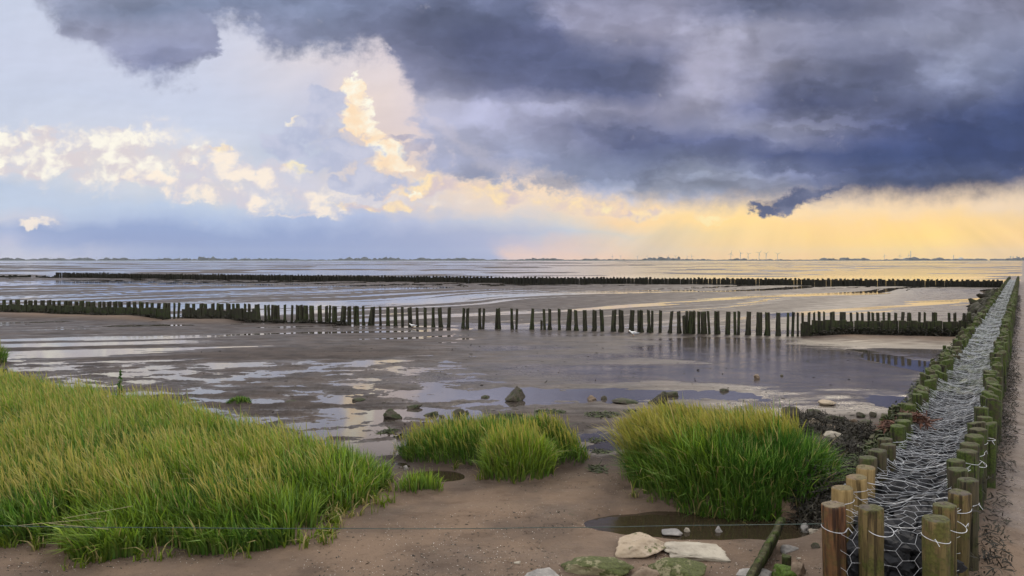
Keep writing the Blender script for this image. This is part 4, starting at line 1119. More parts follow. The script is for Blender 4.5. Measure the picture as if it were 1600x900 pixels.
# rock pile behind the big clump
pile = [(1237,655,26,20,R_DARK,"black weedy rock rising behind the big grass clump"),(1274,652,22,12,R_DARK,"dark brown rock next to the black one behind the clump"),
 (1272,664,26,9,R_TAN,"flat pale-edged slab under the brown rock"),(1305,662,46,14,R_DARK,"largest dark rock with weed front in the rock pile"),
 (1334,662,16,8,R_BRN,"small brown rock right of the largest one in the pile"),(1347,652,15,8,R_DARK,"squarish brown rock at the back of the pile"),
 (1354,666,22,9,R_DARK,"rounded dark rock at the right end of the pile"),(1305,673,30,7,R_BRN,"long low brown slab in front of the largest rock"),
 (1290,668,20,5,R_BRN,"narrow brown slab left of the long brown one"),(1306,684,32,9,R_PALE,"whitish flat stone just behind the green blades"),
 (1366,652,12,9,R_DARK,"dark knob of rock beside the mossy board wall")]
for i, (px, py, w, h, mt, lab) in enumerate(pile): rock(px, py, w, h, mt, lab, 411 + 7 * i, 0.8, 4, rough=0.1)
# dark timbers and boulders heaped against the breakwater between the groynes
for i, Y in enumerate(np.linspace(21.5, 42, 44)):
    X = bw_left(Y) - random.uniform(0.15, 0.65); z = random.uniform(0.05, 0.45)
    v, f = ico(3); v = rock_points(v, 700 + i, 8, 0.35, 26, 0.12); v = v * [random.uniform(.18, .42), 0.2, random.uniform(.10, .20)]
    o = link("boulder", mesh_from("boulder", v, tris=f, mat=M_WEED), None, (X, Y, z)); o.rotation_euler = (random.uniform(-.3, .3), random.uniform(-.7, .5), random.uniform(-.5, .5))
    o.data.materials[0] = R_BLK
    tag(o, f"black weedy boulder, {ordn(i + 1)} from the near end of the heap against the breakwater", "boulder", "boulders against the breakwater")
# old mossy board edge and stump by the pool
def timber(name, A, B, zt, thick, seed, lab, lean=0.0):
    """one long weathered board on edge with an eaten-away top"""
    n = 90; V = []
    A = np.array(A); B = np.array(B); d = (B - A) / np.linalg.norm(B - A); nn = np.array([d[1], -d[0]])
    for i in range(n + 1):
        t = i / n; p = A + (B - A) * t
        top = zt(t) + 0.05 * (float(fbm(t * 14, 1.0, 4, seed)) - 0.5) + 0.03 * (float(vnoise(t * 50, 2, seed)) - 0.5)
        for k in range(10):
            a = math.pi * k / 9
            if k <= 3: u, z = -1, -0.1 + (top + 0.1) * k / 3.3
            elif k >= 6: u, z = 1, -0.1 + (top + 0.1) * (9 - k) / 3.3
            else: u, z = (-0.5 if k == 4 else 0.5), top
            w = thick * (0.5 + 0.5 * float(fbm(t * 20, k * 0.9, 3, seed + 2)))
            q = p + nn * (u * w + lean * z); V.append((q[0], q[1], z))
    idx = np.arange(len(V)).reshape(-1, 10)
    q = np.concatenate([np.stack([idx[:-1, j], idx[:-1, j + 1], idx[1:, j + 1], idx[1:, j]], -1) for j in range(9)])
    tag(link(name, mesh_from(name, V, quads=q, mat=W_MOSS)), lab, "board")
timber("mossy_board", (1.36, 4.60), (1.93, 5.60), lambda t: 0.19 + 0.08 * t, 0.04, 41, "leaning mossy timber with eaten-away top, running from the pool to the lower edge", 0.35)
timber("mossy_board", (1.33, 4.50), (1.62, 4.53), lambda t: 0.08, 0.035, 43, "short bright-green timber lying at the lower picture edge")
o = link("stump", post_mesh("stump", 0.032, 0.20, W_DRK, 61, seg=16, rough=0.12, base_lump=0.02), None, (1.86, 5.05, 0.0)); tag(o, "dark stump just right of the ragged mossy board", "stump")

# ------------------------------------------------------------------ the thin fence wire across the foreground
P0 = np.array([2.17, 4.42, 0.645]); P1 = np.array([-6.5, 4.42, 0.66])
tt = np.linspace(0, 1, 90); W = P0 + (P1 - P0) * tt[:, None]
W[:, 2] += -0.055 * np.sin(np.pi * np.clip(tt * 1.15, 0, 1)) + 0.006 * (fbm(tt * 22, tt * 0, 2, 4) - 0.5) + 0.03 * tt
v, q = tubes(np.stack([W[:-1], W[1:]], 1), 0.0023, 5)
tag(link("fence_wire", mesh_from("fence_wire", v, quads=q, mat=M_GWIRE)), "thin green wire stretched low across the foreground to the red-brown post", "wire")

# ------------------------------------------------------------------ gulls
M_GULL, T, b, _ = mat_new("white_feathers"); setb(T, b, 'Base Color', (0.75, 0.75, 0.75))
M_GULLG, T, b, _ = mat_new("grey_feathers"); setb(T, b, 'Base Color', (0.35, 0.37, 0.40))
M_BEAK, T, b, _ = mat_new("orange_beak"); setb(T, b, 'Base Color', (0.6, 0.25, 0.03))
def gull(px, py, lab, flip=1, s=1.0):
    X, Y = at(px, py); root = bpy.data.objects.new("gull", None); C.objects.link(root); root.location = (X, Y, 0.02); root.scale = (s * flip, s, s)
    tag(root, lab, "bird")
    prof = [(-0.26, .005, .13), (-0.18, .025, .14), (-0.10, .055, .145), (0.0, .075, .14), (0.08, .068, .15), (0.13, .045, .19), (0.16, .036, .23), (0.195, .038, .25), (0.225, .022, .245), (0.24, .008, .24)]
    V = []; n = 12
    for x, r, z in prof:
        for k in range(n): a = 2 * math.pi * k / n; V.append((x, r * math.cos(a) * .9, z + r * math.sin(a)))
    Fc = [(i * n + k, i * n + (k + 1) % n, (i + 1) * n + (k + 1) % n, (i + 1) * n + k) for i in range(len(prof) - 1) for k in range(n)]
    link("body", mesh_from("body", V, Fc, M_GULL), root)
    for sg in (-1, 1):
        wv = [(0.08, sg * .062, .17), (-0.02, sg * .078, .19), (-0.14, sg * .05, .18), (-0.30, sg * .02, .15), (-0.12, sg * .06, .13), (0.02, sg * .08, .13)]
        wv += [(a_, b_ + sg * .012, c_) for a_, b_, c_ in wv]
        link("wing", mesh_from("wing", wv, [(0, 1, 2, 3, 4, 5), (11, 10, 9, 8, 7, 6)] + [(i, (i + 1) % 6, 6 + (i + 1) % 6, 6 + i) for i in range(6)], M_GULLG, False), root)
        lv, lq = tubes(np.array([[(0.0, sg * .03, .10), (0.01, sg * .03, 0.0)]], float), 0.005, 5)
        link("leg", mesh_from("leg", lv, quads=lq, mat=M_BEAK), root)
    bv, bq = tubes(np.array([[(0.225, 0, .245), (0.275, 0, .235)]], float), 0.007, 5)
    link("beak", mesh_from("beak", bv, quads=bq, mat=M_BEAK), root)
gull(645, 513, "white gull standing at the feet of the groyne's left open posts", -1, 0.5)
gull(990, 526, "white gull standing in the shining film before the groyne's open posts", -1, 0.6)

# ------------------------------------------------------------------ grass
def leaf_mat():
    m, T, b, out = mat_new("grass_blades")
    c = attr(T, 'tint', 0)
    setb(T, b, 'Base Color', c); setb(T, b, 'Roughness', 0.5)
    b.inputs['IOR'].default_value = 1.35
    tr = T.new('ShaderNodeBsdfTranslucent'); T.link(T.mix(1.0, c, (1.15, 1.25, 0.7), 'MULTIPLY'), tr.inputs[0])
    mx = T.new('ShaderNodeMixShader'); mx.inputs[0].default_value = 0.38
    T.link(b.outputs[0], mx.inputs[1]); T.link(tr.outputs[0], mx.inputs[2]); T.link(mx.outputs[0], out.inputs[0])
    return m
M_GRASS = leaf_mat()
def blades(x, y, L, az, bend, w, c0, c1, rg, stalk=False):
    """leaf strips; c0 root colour, c1 tip colour (n,3)"""
    n = len(x); z = ground_h(x, y) - 0.01
    d = np.stack([np.cos(az), np.sin(az), np.zeros(n)], -1)
    sa = az + math.pi / 2 + rg.normal(0, 0.7, n); side = np.stack([np.cos(sa), np.sin(sa), rg.normal(0, .15, n)], -1)
    ts = (0, 0.3, 0.62, 1.0) if not stalk else (0, 0.45, 0.70, 0.86, 1.0)
    ws = (0.8, 1.0, 0.75, 0.06) if not stalk else (0.5, 0.45, 0.8, 1.5, 0.2)
    V, Cc = [], []
    root = np.stack([x, y, z], -1)
    for t, k in zip(ts, ws):
        drop = np.minimum(bend, 1.6)
        h = L * (t - 0.38 * drop * t * t * t)
        c = root + d * (L * bend * t * t * 0.75)[:, None] + np.array([0, 0, 1.0]) * h[:, None]
        c[:, 2] = np.maximum(c[:, 2], z + 0.01 if t > 0 else z)
        V += [c - side * (w * k)[:, None], c + side * (w * k)[:, None]]
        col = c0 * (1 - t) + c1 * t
        col = np.concatenate([col, np.ones((n, 1))], 1); Cc += [col, col]
    m = len(ts) * 2
    V = np.stack(V, 1).reshape(-1, 3); Cc = np.stack(Cc, 1).reshape(-1, 4); b = np.arange(n)[:, None] * m
    q = np.concatenate([b + np.array([[k, k + 1, k + 3, k + 2]]) for k in range(0, m - 2, 2)], 0)
    return V, q, Cc
def join(parts):
    V, Q, K = [], [], []; n = 0
    for v, q, c in parts: V.append(v); Q.append(q + n); K.append(c); n += len(v)
    return np.concatenate(V), np.concatenate(Q), np.concatenate(K)
G_DEEP = np.array([0.040, 0.115, 0.016]); G_MID = np.array([0.090, 0.185, 0.022]); G_LIME = np.array([0.20, 0.28, 0.030]); G_YEL = np.array([0.36, 0.29, 0.085]); G_STR = np.array([0.42, 0.34, 0.16])  # blade colours: deep, mid and lime green, golden yellow, straw
def grass(name, sampler, n_leaf, n_stalk, L0, L1, seed, outward=None, green=0.5, lean=(math.pi * 1.0, 0.25), stalkL=1.25, stalk_where=None, lab=None, cat="grass", kind=None, wid=0.0052, strays=None):
    rg = np.random.default_rng(seed)
    parts = []
    x, y = sampler(n_leaf, rg); n = len(x)
    patch = fbm(x * 1.3, y * 1.3, 3, seed)[:, None]
    mixv = np.clip(rg.normal(green, 0.28, (n, 1)) + (patch - 0.5) * 1.6, 0, 1)
    ctip = G_DEEP * (1 - mixv) + G_LIME * mixv; cb = G_DEEP * 0.8 + G_MID * 0.2 * np.ones((n, 1)); br = rg.uniform(0, 1, (n, 1)); cb = cb * (1 - br * .6) + np.array([0.13, 0.105, 0.05]) * br * .6
    ctip = ctip * rg.uniform(0.45, 1.7, (n, 1)); dead = rg.uniform(0, 1, n) < 0.06; ctip[dead] = G_STR; cb[dead] = G_STR * 0.7
    pale = rg.uniform(0, 1, n) < 0.16; ctip[pale] = np.array([0.24, 0.36, 0.10]); cb[pale] = G_MID
    tall = fbm(x * 4.5, y * 4.5, 3, seed + 5); L = rg.uniform(L0, L1, n) * (0.55 + 0.45 * patch[:, 0] + 0.5 * tall) * np.where(rg.uniform(0, 1, n) < 0.03, 1.3, 1.0)
    az = rg.uniform(0, 6.283, n); bend = np.abs(rg.normal(0.25, 0.22, n))
    if outward is not None:
        e, oa = outward(x, y); k = rg.uniform(0, 1, n) < (0.2 + 0.6 * e)
        L = L * (1 - 0.50 * e ** 1.5 * rg.uniform(0.4, 1.0, n))
        az = np.where(k, oa + rg.normal(0, 0.5, n), az); bend = bend + e * rg.uniform(0.05, 0.9, n) * rg.uniform(0.5, 1, n)
    # the wind leans everything to the left
    ax = np.cos(az) * bend + math.cos(lean[0]) * lean[1]; ay = np.sin(az) * bend + math.sin(lean[0]) * lean[1]
    az = np.arctan2(ay, ax); bend = np.hypot(ax, ay)
    if outward is not None:
        thin = rg.uniform(0, 1, n) > 0.55 * e ** 2
        x, y, L, az, bend, cb, ctip = [a_[thin] for a_ in (x, y, L, az, bend, cb, ctip)]; n = len(x)
    parts.append(blades(x, y, L, az, bend, rg.uniform(0.6, 1.4, n) * wid, cb, ctip, rg))
    if strays:
        xs, ys = strays(rg); m_ = len(xs); c_ = np.where(rg.uniform(0, 1, (m_, 1)) < .25, G_STR, G_LIME * rg.uniform(.5, 1, (m_, 1)))
        parts.append(blades(xs, ys, rg.uniform(0.06, 0.2, m_), rg.uniform(0, 6.28, m_), rg.uniform(0.2, 1.3, m_), rg.uniform(.6, 1.3, m_) * wid * .8, c_ * .6, c_, rg))
    if n_stalk:
        x, y = (stalk_where or sampler)(n_stalk, rg); n = len(x)
        patch = fbm(x * 1.3, y * 1.3, 3, seed)
        L = rg.uniform(L0, L1, n) * stalkL * (0.8 + 0.4 * patch)
        c0 = G_MID * np.ones((n, 1)) * 0.9; c1 = G_YEL * rg.uniform(0.75, 1.25, (n, 1)); gm = rg.uniform(0, 1, (n, 1)) ** 2; c1 = c1 * (1 - gm * .5) + G_LIME * gm * .5
        az = math.pi + rg.normal(0, 0.6, n); bend = np.abs(rg.normal(lean[1] + 0.12, 0.15, n))
        parts.append(blades(x, y, L, az, bend, rg.uniform(0.7, 1.3, n) * 0.0033, c0, c1, rg, True))
    V, Q, K = join(parts)
    o = link(name, mesh_from(name, V, quads=Q, mat=M_GRASS, smooth=False, attrs_={'tint': ('FLOAT_COLOR', K)}))
    return tag(o, lab, cat, kind=kind)
def ell_sampler(*cs, p=0.5, edge=1.0):
    def f(n, rg):
        w = np.array([c[2] * c[3] for c in cs]); w = w / w.sum(); k = rg.choice(len(cs), n, p=w)
        a = rg.uniform(0, 6.283, n); r = rg.uniform(0, 1, n) ** p * edge
        c = np.array(cs)[k]; x = c[:, 0] + np.cos(a) * r * c[:, 2]; y = c[:, 1] + np.sin(a) * r * c[:, 3]
        # uneven rim
        keep = r < 0.76 + 0.46 * fbm(np.cos(a) * 3.5 + 7, np.sin(a) * 3.5, 4, 5)
        return x[keep], y[keep]
    return f
def rim_strays(c, n=90):
    def f(rg):
        k = rg.integers(0, max(4, n // 9), n); ca = rg.uniform(0, 6.283, n // 9 + 4)[k]; cr = rg.uniform(0.9, 1.22, n // 9 + 4)[k]
        return c[0] + np.cos(ca) * cr * c[2] + rg.normal(0, .018, n), c[1] + np.sin(ca) * cr * c[3] + rg.normal(0, .018, n)
    return f
def meadow_strays(rg):
    cx, cy = rg.uniform(-4.8, -0.9, 900), rg.uniform(5.1, 7.6, 900); d = poly_sd(cx, cy, MEADOW); k = (d < 0.02) & (d > -0.22); cx, cy = cx[k][:90], cy[k][:90]
    j = rg.integers(0, len(cx), 900); return cx[j] + rg.normal(0, .02, 900), cy[j] + rg.normal(0, .02, 900)
def outw(c):
    def f(x, y):
        dx, dy = (x - c[0]) / c[2], (y - c[1]) / c[3]; r = np.hypot(dx, dy)
        return sstep(r, 0.45, 1.0), np.arctan2(dy / c[3], dx / c[2])
    return f
def meadow_sampler(margin=0.0):
    def f(n, rg):
        # denser near the camera
        X, Y = [], []; got = 0
        while got < n:
            y = 5.3 + (rg.uniform(0, 1, n) ** 1.35) * 9.5; x = rg.uniform(-1, 0, n) * (0.80 * y + 0.6)
            d = poly_sd(x, y, MEADOW) + 0.34 * (fbm(x * 3.2, y * 3.2, 3, 88) - 0.42)
            k = (d > margin) & (fbm(x * 2.6, y * 2.6, 3, 99) > rg.uniform(0.22, 0.50, n)); X.append(x[k]); Y.append(y[k]); got += k.sum()
        return np.concatenate(X)[:n], np.concatenate(Y)[:n]
    return f
def meadow_out(x, y):
    e = 0.03; d = poly_sd(x, y, MEADOW); gx_ = (poly_sd(x + e, y, MEADOW) - d) / e; gy_ = (poly_sd(x, y + e, MEADOW) - d) / e
    return sstep(d, 0.35, 0.0) * 0.8, np.arctan2(-gy_, -gx_)
grass("grass_meadow", meadow_sampler(), 68000, 12000, 0.22, 0.40, 51, meadow_out, green=0.55, lean=(math.pi, 0.22), stalkL=1.3,
      stalk_where=meadow_sampler(0.30), wid=0.0070, strays=meadow_strays, lab="large stand of salt grass filling the left foreground, golden-headed at the back", kind='stuff')
grass("grass_clump", ell_sampler(CL_BIG), 19000, 0, 0.40, 0.58, 52, outw(CL_BIG), strays=rim_strays(CL_BIG, 200), green=0.25, lean=(math.pi, 0.10),
      lab="big dome of long green grass beside the breakwater, golden seed heads on top", cat="grass clump", wid=0.0068)
big_st = grass("seed_head", ell_sampler((CL_BIG[0] - 0.12, CL_BIG[1] + 0.22, CL_BIG[2] * 0.93, CL_BIG[3] * 0.68)), 10, 4800, 0.40, 0.52, 53, None, lean=(math.pi, 0.28), stalkL=1.22)
_bc = [o for o in bpy.data.objects if o.name.startswith("grass_clump")][0]
big_st.parent = _bc
for k_ in ('category', 'label'):
    if k_ in big_st: del big_st[k_]
grass("grass_clump", ell_sampler(CL_BACK, CL_EDGE), 11000, 1200, 0.22, 0.33, 54, outw(CL_BACK), strays=rim_strays(CL_BACK, 150), green=0.35, lean=(math.pi, 0.10), stalkL=1.15,
      lab="wide low grass clump in the middle, behind the bright tussock", cat="grass clump")
grass("grass_clump", ell_sampler(CL_FRONT), 4200, 260, 0.28, 0.40, 55, outw(CL_FRONT), strays=rim_strays(CL_FRONT, 120), green=0.95, lean=(math.pi, 0.05), stalkL=1.2,
      lab="small bright yellow-green tussock in front of the middle clump", cat="grass clump")
grass("grass_tuft", ell_sampler(CL_TINY), 420, 0, 0.12, 0.22, 56, outw(CL_TINY), green=0.9, lean=(0, 0.05),
      lab="sparse little yellow-green tuft on the sand beside the small dark pool", cat="grass tuft")
grass("grass_clump", ell_sampler(CL_FAR), 5200, 100, 0.34, 0.46, 57, outw(CL_FAR), green=0.2, lean=(math.pi, 0.05),
      lab="small round dark green clump at the left edge, behind the big stand", cat="grass clump", wid=0.006)
grass("grass_tuft", ell_sampler(CL_DARK), 500, 0, 0.05, 0.10, 58, outw(CL_DARK), green=0.2, lean=(math.pi, 0.05),
      lab="low dark tuft on the mud just behind the big stand", cat="grass tuft")
# tall leafy weed standing above the left grass
def herb(px, py, h, lab):
    X, Y = at(px, py, 0.15 + h); rg = np.random.default_rng(5); n = 170; t = rg.uniform(0.1, 1, n)
    root = bpy.data.objects.new("leafy_weed", None); C.objects.link(root); root.location = (0, 0, 0); tag(root, lab, "weed")
    sv, sq = tubes(np.array([[(X, Y, 0.1), (X + .01, Y, 0.15 + h)]], float), 0.005, 5)
    m, T, b, _ = mat_new("weed_stem"); setb(T, b, 'Base Color', (0.06, 0.10, 0.03)); link("stem", mesh_from("stem", sv, quads=sq, mat=m), root)
    P = np.stack([X + 0.01 * t, np.full(n, Y), 0.15 + h * t], -1)
    v, q = ribbons(P, 0.075 * (1.25 - t), 0.010, 0.5, 8); c = np.tile([0.045, 0.12, 0.02, 1], (len(v), 1))
    link("leaves", mesh_from("leaves", v, quads=q, mat=M_GRASS, smooth=False, attrs_={'tint': ('FLOAT_COLOR', c)}), root)
herb(187, 577, 0.62, "tall leafy weed sticking up behind the back edge of the left grass")
# lying straw
pts = []
for (px, py, l, a) in ((90, 815, .55, .12), (150, 800, .5, .3), (120, 822, .4, -.3), (330, 745, .5, .05), (370, 748, .55, .02), (385, 738, .4, .6), (300, 742, .35, -.4)):
    X, Y = at(px, py, 0.38); pts.append([(X - l / 2 * math.cos(a), Y, 0.37 - l / 2 * math.sin(a) * .5), (X + l / 2 * math.cos(a), Y + .05, 0.37 + l / 2 * math.sin(a) * .5)])
for i, s_ in enumerate(pts):
    v, q = tubes(np.array([s_], float), 0.0014, 5); m = bpy.data.materials.get("dry_straw")
    if not m:
        m, T, b, _ = mat_new("dry_straw"); setb(T, b, 'Base Color', (0.40, 0.33, 0.20))
    tag(link("dry_reed", mesh_from("dry_reed", v, quads=q, mat=m)), ["lowest-left pale dry reed, lying nearly level in the left grass", "pale reed slanting up to the right, left part of the grass", "pale reed slanting down to the right beside two others", "level pale reed in the middle of the left grass", "longest level reed near the right part of the stand", "pale reed slanting up, rightmost in the stand", "short pale reed slanting down in the middle of the stand"][i], "reed", "dry reeds lying in the left grass")

# ------------------------------------------------------------------ weed, scraps, shells
bl = [(3.55, 9.6, None, 0.75, 0.35, 0.08, 22), (4.1, 10.0, None, 0.45, 0.5, 0.12, 18), (3.45, 7.45, None, 0.40, 0.6, 0.14, 26), (3.1, 7.2, None, 0.35, 0.4, 0.14, 14), (3.75, 8.3, None, 0.35, 0.5, 0.18, 16), (3.35, 8.5, None, 0.5, 0.35, 0.08, 14), (4.3, 9.1, None, 0.3, 0.5, 0.2, 12), (2.9, 8.6, None, 0.4, 0.25, 0.06, 8), (2.72, 6.55, None, 0.34, 0.42, 0.30, 20), (2.55, 6.15, None, 0.25, 0.25, 0.16, 8), (2.9, 6.0, None, 0.2, 0.3, 0.10, 6)]
weed_obj("seaweed_mat", bl, M_WEED, "black brushy weed heaped between the big grass clump and the breakwater", per=160, L=0.06, W=0.005, seed=21, flat=0.6)
bl = []
for (px, py, w, h) in ((1140, 662, 90, 6), (940, 650, 55, 5), (985, 645, 20, 4), (1048, 635, 40, 4), (640, 682, 50, 4), (860, 646, 50, 3), (935, 688, 40, 5), (940, 705, 30, 5), (935, 738, 28, 7), (600, 676, 40, 3), (790, 652, 55, 3), (1340, 690, 60, 8), (1350, 680, 50, 8)):
    X, Y = at(px, py); bl.append((X, Y, None, w / 2 / F * Y, Y * Y * h / (EYE * F), 0.012, w / 22))
weed_obj("green_weed", bl, M_WEEDG, "flat green weed patches drying on the mud", per=110, L=0.05, W=0.008, seed=22, flat=0.1)
weed_obj("red_weed", [(*at(1428, 642, BW_T), BW_T - 0.09, 0.13, 0.16, 0.10, 3), (*at(1385, 668, .5), 0.50, 0.06, 0.1, 0.08, 1)], M_WEEDR, "red-brown weed draped over the left posts and netting edge", per=120, L=0.07, W=0.007, seed=23)
weed_obj("hanging_weed", [(*at(1505, 795, .62), 0.60, 0.035, 0.035, 0.08, 1)], M_WEED, "black weed hung on the rusty yellow post of the right row", per=120, L=0.04, W=0.006, seed=24)
rg = np.random.default_rng(77)
def strew(n, y0, y1, k0, k1, cond=None):
    y = y0 + (y1 - y0) * rg.uniform(0, 1, n) ** 1.4; x = rg.uniform(k0, k1, n) * y
    h = ground_h(x, y); ok = (h > 0.006) & (poly_sd(x, y, MEADOW) < 0.02)
    cl = fbm(x * 1.8, y * 1.8, 3, 55) > 0.48
    ok &= cl
    return np.stack([x[ok], y[ok], h[ok] + 0.003], -1)
P = strew(4200, 4.9, 9.5, -0.72, 0.45); v, q = ribbons(P, 0.020, 0.0038, 0.15, 31)
tag(link("seaweed_scraps", mesh_from("seaweed_scraps", v, quads=q, mat=M_WEED, smooth=False)), "black scraps of weed strewn over the sand and mud", "seaweed", kind='stuff')
P = strew(2600, 9.5, 20, -0.65, 0.5); P = P[P[:, 0] < bw_left(P[:, 1]) - .6]; v, q = ribbons(P[:500], 0.05, 0.010, 0.15, 32)
tag(link("seaweed_scraps", mesh_from("seaweed_scraps", v, quads=q, mat=M_WEED, smooth=False)), "dark scraps of weed on the wet flat behind the grass", "seaweed", kind='stuff')
y = 4.6 + 9 * rg.uniform(0, 1, 450) ** 1.2; x = bw_right(y) + 0.25 + rg.uniform(0, 1, 450) ** 4 * 1.8; P = np.stack([x, y, ground_h(x, y) + 0.003], -1)
v, q = ribbons(P, 0.010, 0.003, 0.2, 33)
tag(link("seaweed_scraps", mesh_from("seaweed_scraps", v, quads=q, mat=M_WEED, smooth=False)), "dark weed scraps on the wet shore right of the breakwater", "seaweed", kind='stuff')
M_SHELL, T, b, _ = mat_new("broken_shell"); setb(T, b, 'Base Color', (0.62, 0.57, 0.50))
P1_ = strew(5200, 4.9, 8.5, -0.72, 0.45); y = 4.6 + 6 * rg.uniform(0, 1, 900) ** 1.5; x = bw_right(y) + 0.35 + rg.uniform(0, 1.6, 900)
P = np.concatenate([P1_, np.stack([x, y, ground_h(x, y) + 0.003], -1)])
v, q = ribbons(P, 0.0045, 0.0020, 0.3, 34)
tag(link("shell_fragments", mesh_from("shell_fragments", v, quads=q, mat=M_SHELL, smooth=False)), "tiny white shell fragments scattered over the sand", "shells", kind='stuff')

# ------------------------------------------------------------------ the far shore
SH = 6200.0
M_FARW, T, b, _ = mat_new("far_woods"); n = T.noise(pos(T), 0.02, 3); setb(T, b, 'Base Color', T.mix(n, (0.014, 0.020, 0.020), (0.026, 0.032, 0.030))); setb(T, b, 'Roughness', 0.9)
M_FARL, T, b, _ = mat_new("far_dyke"); setb(T, b, 'Base Color', (0.05, 0.06, 0.035)); setb(T, b, 'Roughness', 0.9)
v0, f0 = ico(2); V, T3 = [], []; n = 0; rg = np.random.default_rng(9)
x = -5400.0
while x < 5600:
    hgt = 10 + 16 * max(0, float(fbm(x / 420.0, 0.3, 3, 4)) - 0.40) * 2.0
    if float(vnoise(x / 170.0, 2.0, 6)) > 0.74: hgt += 9
    w = rg.uniform(18, 45)
    v = rock_points(v0, int(rg.integers(1e6)), 12, 0.2) * [w, w, hgt * rg.uniform(0.7, 1.1)] + [x, SH + rg.uniform(-80, 80), 1.0]
    V.append(v); T3.append(f0 + n); n += len(v); x += w * rg.uniform(0.5, 1.0)
tag(link("far_woods", mesh_from("far_woods", np.concatenate(V), tris=np.concatenate(T3), mat=M_FARW)), "low line of distant trees along the far shore", "woods", kind='stuff')
dv = []
for xx in np.linspace(-9000, 9000, 40): dv += [(xx, SH - 160, -1.5), (xx, SH - 130, 3.2), (xx, SH + 200, 3.2), (xx, SH + 230, -1.5)]
idx = np.arange(len(dv)).reshape(-1, 4); q = np.concatenate([np.stack([idx[:-1, j], idx[1:, j], idx[1:, j + 1], idx[:-1, j + 1]], -1) for j in range(3)])
tag(link("far_shore", mesh_from("far_shore", dv, quads=q, mat=M_FARL)), kind='structure')

M_TURB, T, b, _ = mat_new("turbine_paint"); setb(T, b, 'Base Color', (0.30, 0.30, 0.31)); setb(T, b, 'Roughness', 0.5)
M_INDU, T, b, _ = mat_new("pale_cladding"); setb(T, b, 'Base Color', (0.5, 0.5, 0.5))
def cyl(r0, r1, h, seg=10, z0=0.0):
    V = []
    for z, r in ((z0, r0), (z0 + h, r1)):
        for k in range(seg): a = 2 * math.pi * k / seg; V.append((r * math.cos(a), r * math.sin(a), z))
    return V, [(k, (k + 1) % seg, seg + (k + 1) % seg, seg + k) for k in range(seg)] + [tuple(range(seg, 2 * seg))]
tv, tf = cyl(2.6, 1.6, 60); tower_me = mesh_from("tower", tv, tf, M_TURB)
nv_, nf = cyl(2.2, 1.8, 9, 8); nac_me = mesh_from("nacelle", [(x_, z_ - 4, y_ + 61.5) for x_, y_, z_ in nv_], nf, M_TURB)
blade_me = mesh_from("blade", [(-.9, 0, 1), (.9, 0, 1), (2.1, 0, 6), (1.2, 0, 18), (.3, 0, 32), (-.3, 0, 32), (-.9, 0, 18), (-1.2, 0, 6)] + [(-.9, .8, 1), (.9, .8, 1), (2.1, .7, 6), (1.2, .5, 18), (.3, .3, 32), (-.3, .3, 32), (-.9, .5, 18), (-1.2, .7, 6)],
   [(0, 1, 2, 3, 4, 5, 6, 7), (15, 14, 13, 12, 11, 10, 9, 8)] + [(i, i + 8, (i + 1) % 8 + 8, (i + 1) % 8) for i in range(8)], M_TURB, False)
def turbine(px, hub_px, lab, group, dist=7000.0):
    X = (px - 800) / F * dist; s_ = hub_px / F * dist / 61.0
    root = bpy.data.objects.new("wind_turbine", None); C.objects.link(root); root.location = (X, dist, 0); root.scale = (s_ * 1.0, s_, s_)
    root.rotation_euler = (0, 0, random.uniform(-.5, .5)); tag(root, lab, "wind turbine", group)
    link("tower", tower_me, root); link("nacelle", nac_me, root); a0 = random.uniform(0, 2.09)
    for k in range(3):
        bl_ = link("blade", blade_me, root, (0, -5.5, 61.5)); bl_.rotation_euler = (0, a0 + k * 2 * math.pi / 3, 0)
mids = [(957,7),(970,7),(996,6.5),(1011,7),(1029,6.5),(1044,7),(1055,7),(1074,6.5),(1081,7)]
for i, (p, h) in enumerate(mids): turbine(p, h, f"small wind turbine, {ordn(i + 1)} from the left in the row left of six larger ones", "small turbines on the middle horizon")
for i, (p, h) in enumerate([(1142,11),(1157,11.5),(1169,10.5),(1186,12),(1197,11),(1215,10.5)]):
    turbine(p, h, ["leftmost of the six larger wind turbines on the horizon", "second from the left of the six larger wind turbines", "third from the left of the six larger wind turbines", "tallest of the larger turbines, third from the right", "second from the right of the six larger wind turbines", "rightmost of the six larger wind turbines, standing apart"][i], "larger turbines on the horizon", 6600.0)
for p, h, l in [(1382,8,"lone wind turbine left of the far chimney"),(1406,8,"wind turbine just left of the small white plant"),(1420,8.5,"wind turbine touching the tall far chimney")]: turbine(p, h, l, "turbines near the chimney")
for i, p in enumerate((79,93,109,134,151,160,171,177,248,281,312,335,367,385)): turbine(p, 5, f"tiny faint wind turbine, {ordn(i + 1)} from the left picture edge", "faint turbines on the left horizon")
def tower(name, px, hpx, r, lab, cat, dist=6800.0):
    v_, f_ = cyl(r, r * 0.7, hpx / F * dist, 12); o = link(name, mesh_from(name, v_, f_, M_TURB), None, ((px - 800) / F * dist, dist, 0)); tag(o, lab, cat)
tower("chimney", 1423, 15.5, 3.2, "tall thin chimney on the right horizon", "chimney"); tower("chimney", 1490, 9, 3.5, "shorter chimney left of the pale block on the horizon", "chimney")
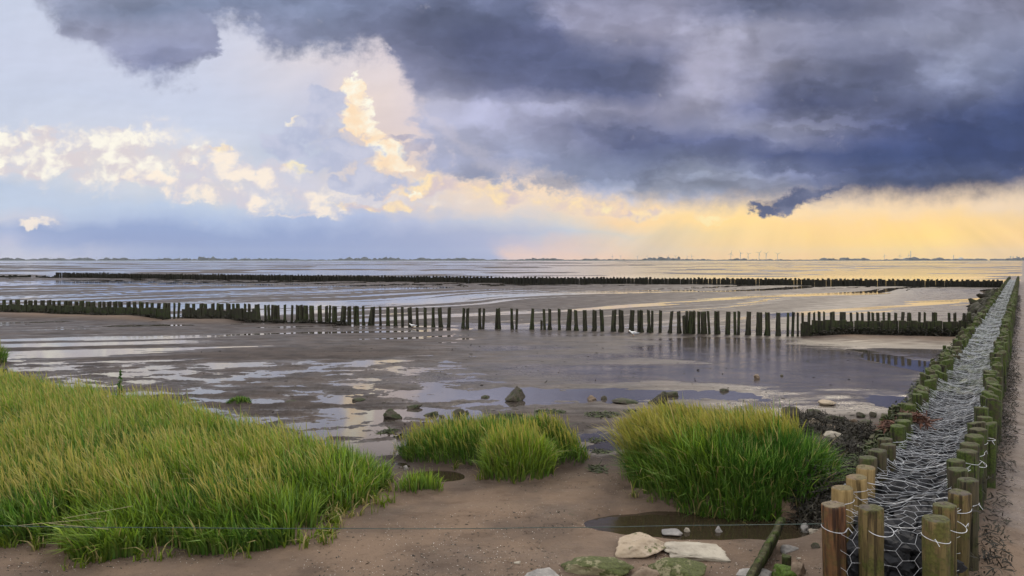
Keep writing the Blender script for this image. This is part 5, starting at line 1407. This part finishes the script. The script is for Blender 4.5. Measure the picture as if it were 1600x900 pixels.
def plant(px, w, h, lab, dist=6700.0):
    X = (px - 800) / F * dist; W_ = w / F * dist; H_ = h / F * dist
    root = bpy.data.objects.new("industrial_building", None); C.objects.link(root); root.location = (X, dist, 0); tag(root, lab, "building")
    def bx(nm, x0, x1, z1, d=15):
        link(nm, mesh_from(nm, [(a, b_, c) for c in (0, z1) for a, b_ in ((x0, -d), (x1, -d), (x1, d), (x0, d))], [(0, 1, 5, 4), (1, 2, 6, 5), (2, 3, 7, 6), (3, 0, 4, 7), (4, 5, 6, 7)], M_INDU, False), root)
    bx("hall", -W_ / 2, W_ / 2, H_ * 0.7); bx("boiler_house", -W_ * .15, W_ * .3, H_ * 1.0, 12)
plant(1413, 6, 4, "small pale industrial plant left of the tall chimney"); plant(1501, 7, 5, "pale blocky building right of the shorter chimney")
def pylon(px, hpx, lab, dist=6800.0):
    X = (px - 800) / F * dist; H_ = hpx / F * dist; S = []
    for sx in (-1, 1):
        for sy in (-1, 1): S.append([(sx * 5, sy * 5, 0), (sx * 1.0, sy * 1.0, H_)])
    for z in (0.3, 0.6, 0.8): S.append([(-5 * (1 - z) - 1, 0, H_ * z), (5 * (1 - z) + 1, 0, H_ * z)])
    S.append([(-9, 0, H_ * .85), (9, 0, H_ * .85)]); v_, q_ = tubes(np.array(S, float), 0.9, 4)
    tag(link("pylon", mesh_from("pylon", v_, quads=q_, mat=M_TURB), None, (X, dist, 0)), lab, "pylon", "masts at the right horizon end")
pylon(1579, 7.5, "left mast of the three at the right end of the horizon"); pylon(1583, 7, "middle mast of the three at the right end of the horizon"); pylon(1589, 7.5, "right mast of the three at the right end of the horizon")

# ------------------------------------------------------------------ sea air
if USE_HAZE:
    m = bpy.data.materials.new("sea_air"); m.use_nodes = True; nt = m.node_tree; nt.nodes.clear()
    vol = nt.nodes.new('ShaderNodeVolumePrincipled'); vol.inputs['Density'].default_value = HAZE_D; vol.inputs['Color'].default_value = (0.80, 0.88, 1.0, 1)
    out = nt.nodes.new('ShaderNodeOutputMaterial'); nt.links.new(vol.outputs[0], out.inputs['Volume'])
    v = [(x, y, z) for z in (-20.0, 140.0) for x, y in ((-24000, -60), (24000, -60), (24000, 9100), (-24000, 9100))]
    tag(link("haze", mesh_from("haze", v, [(0, 3, 2, 1), (4, 5, 6, 7), (0, 1, 5, 4), (1, 2, 6, 5), (2, 3, 7, 6), (3, 0, 4, 7)], m, False)), kind='stuff')
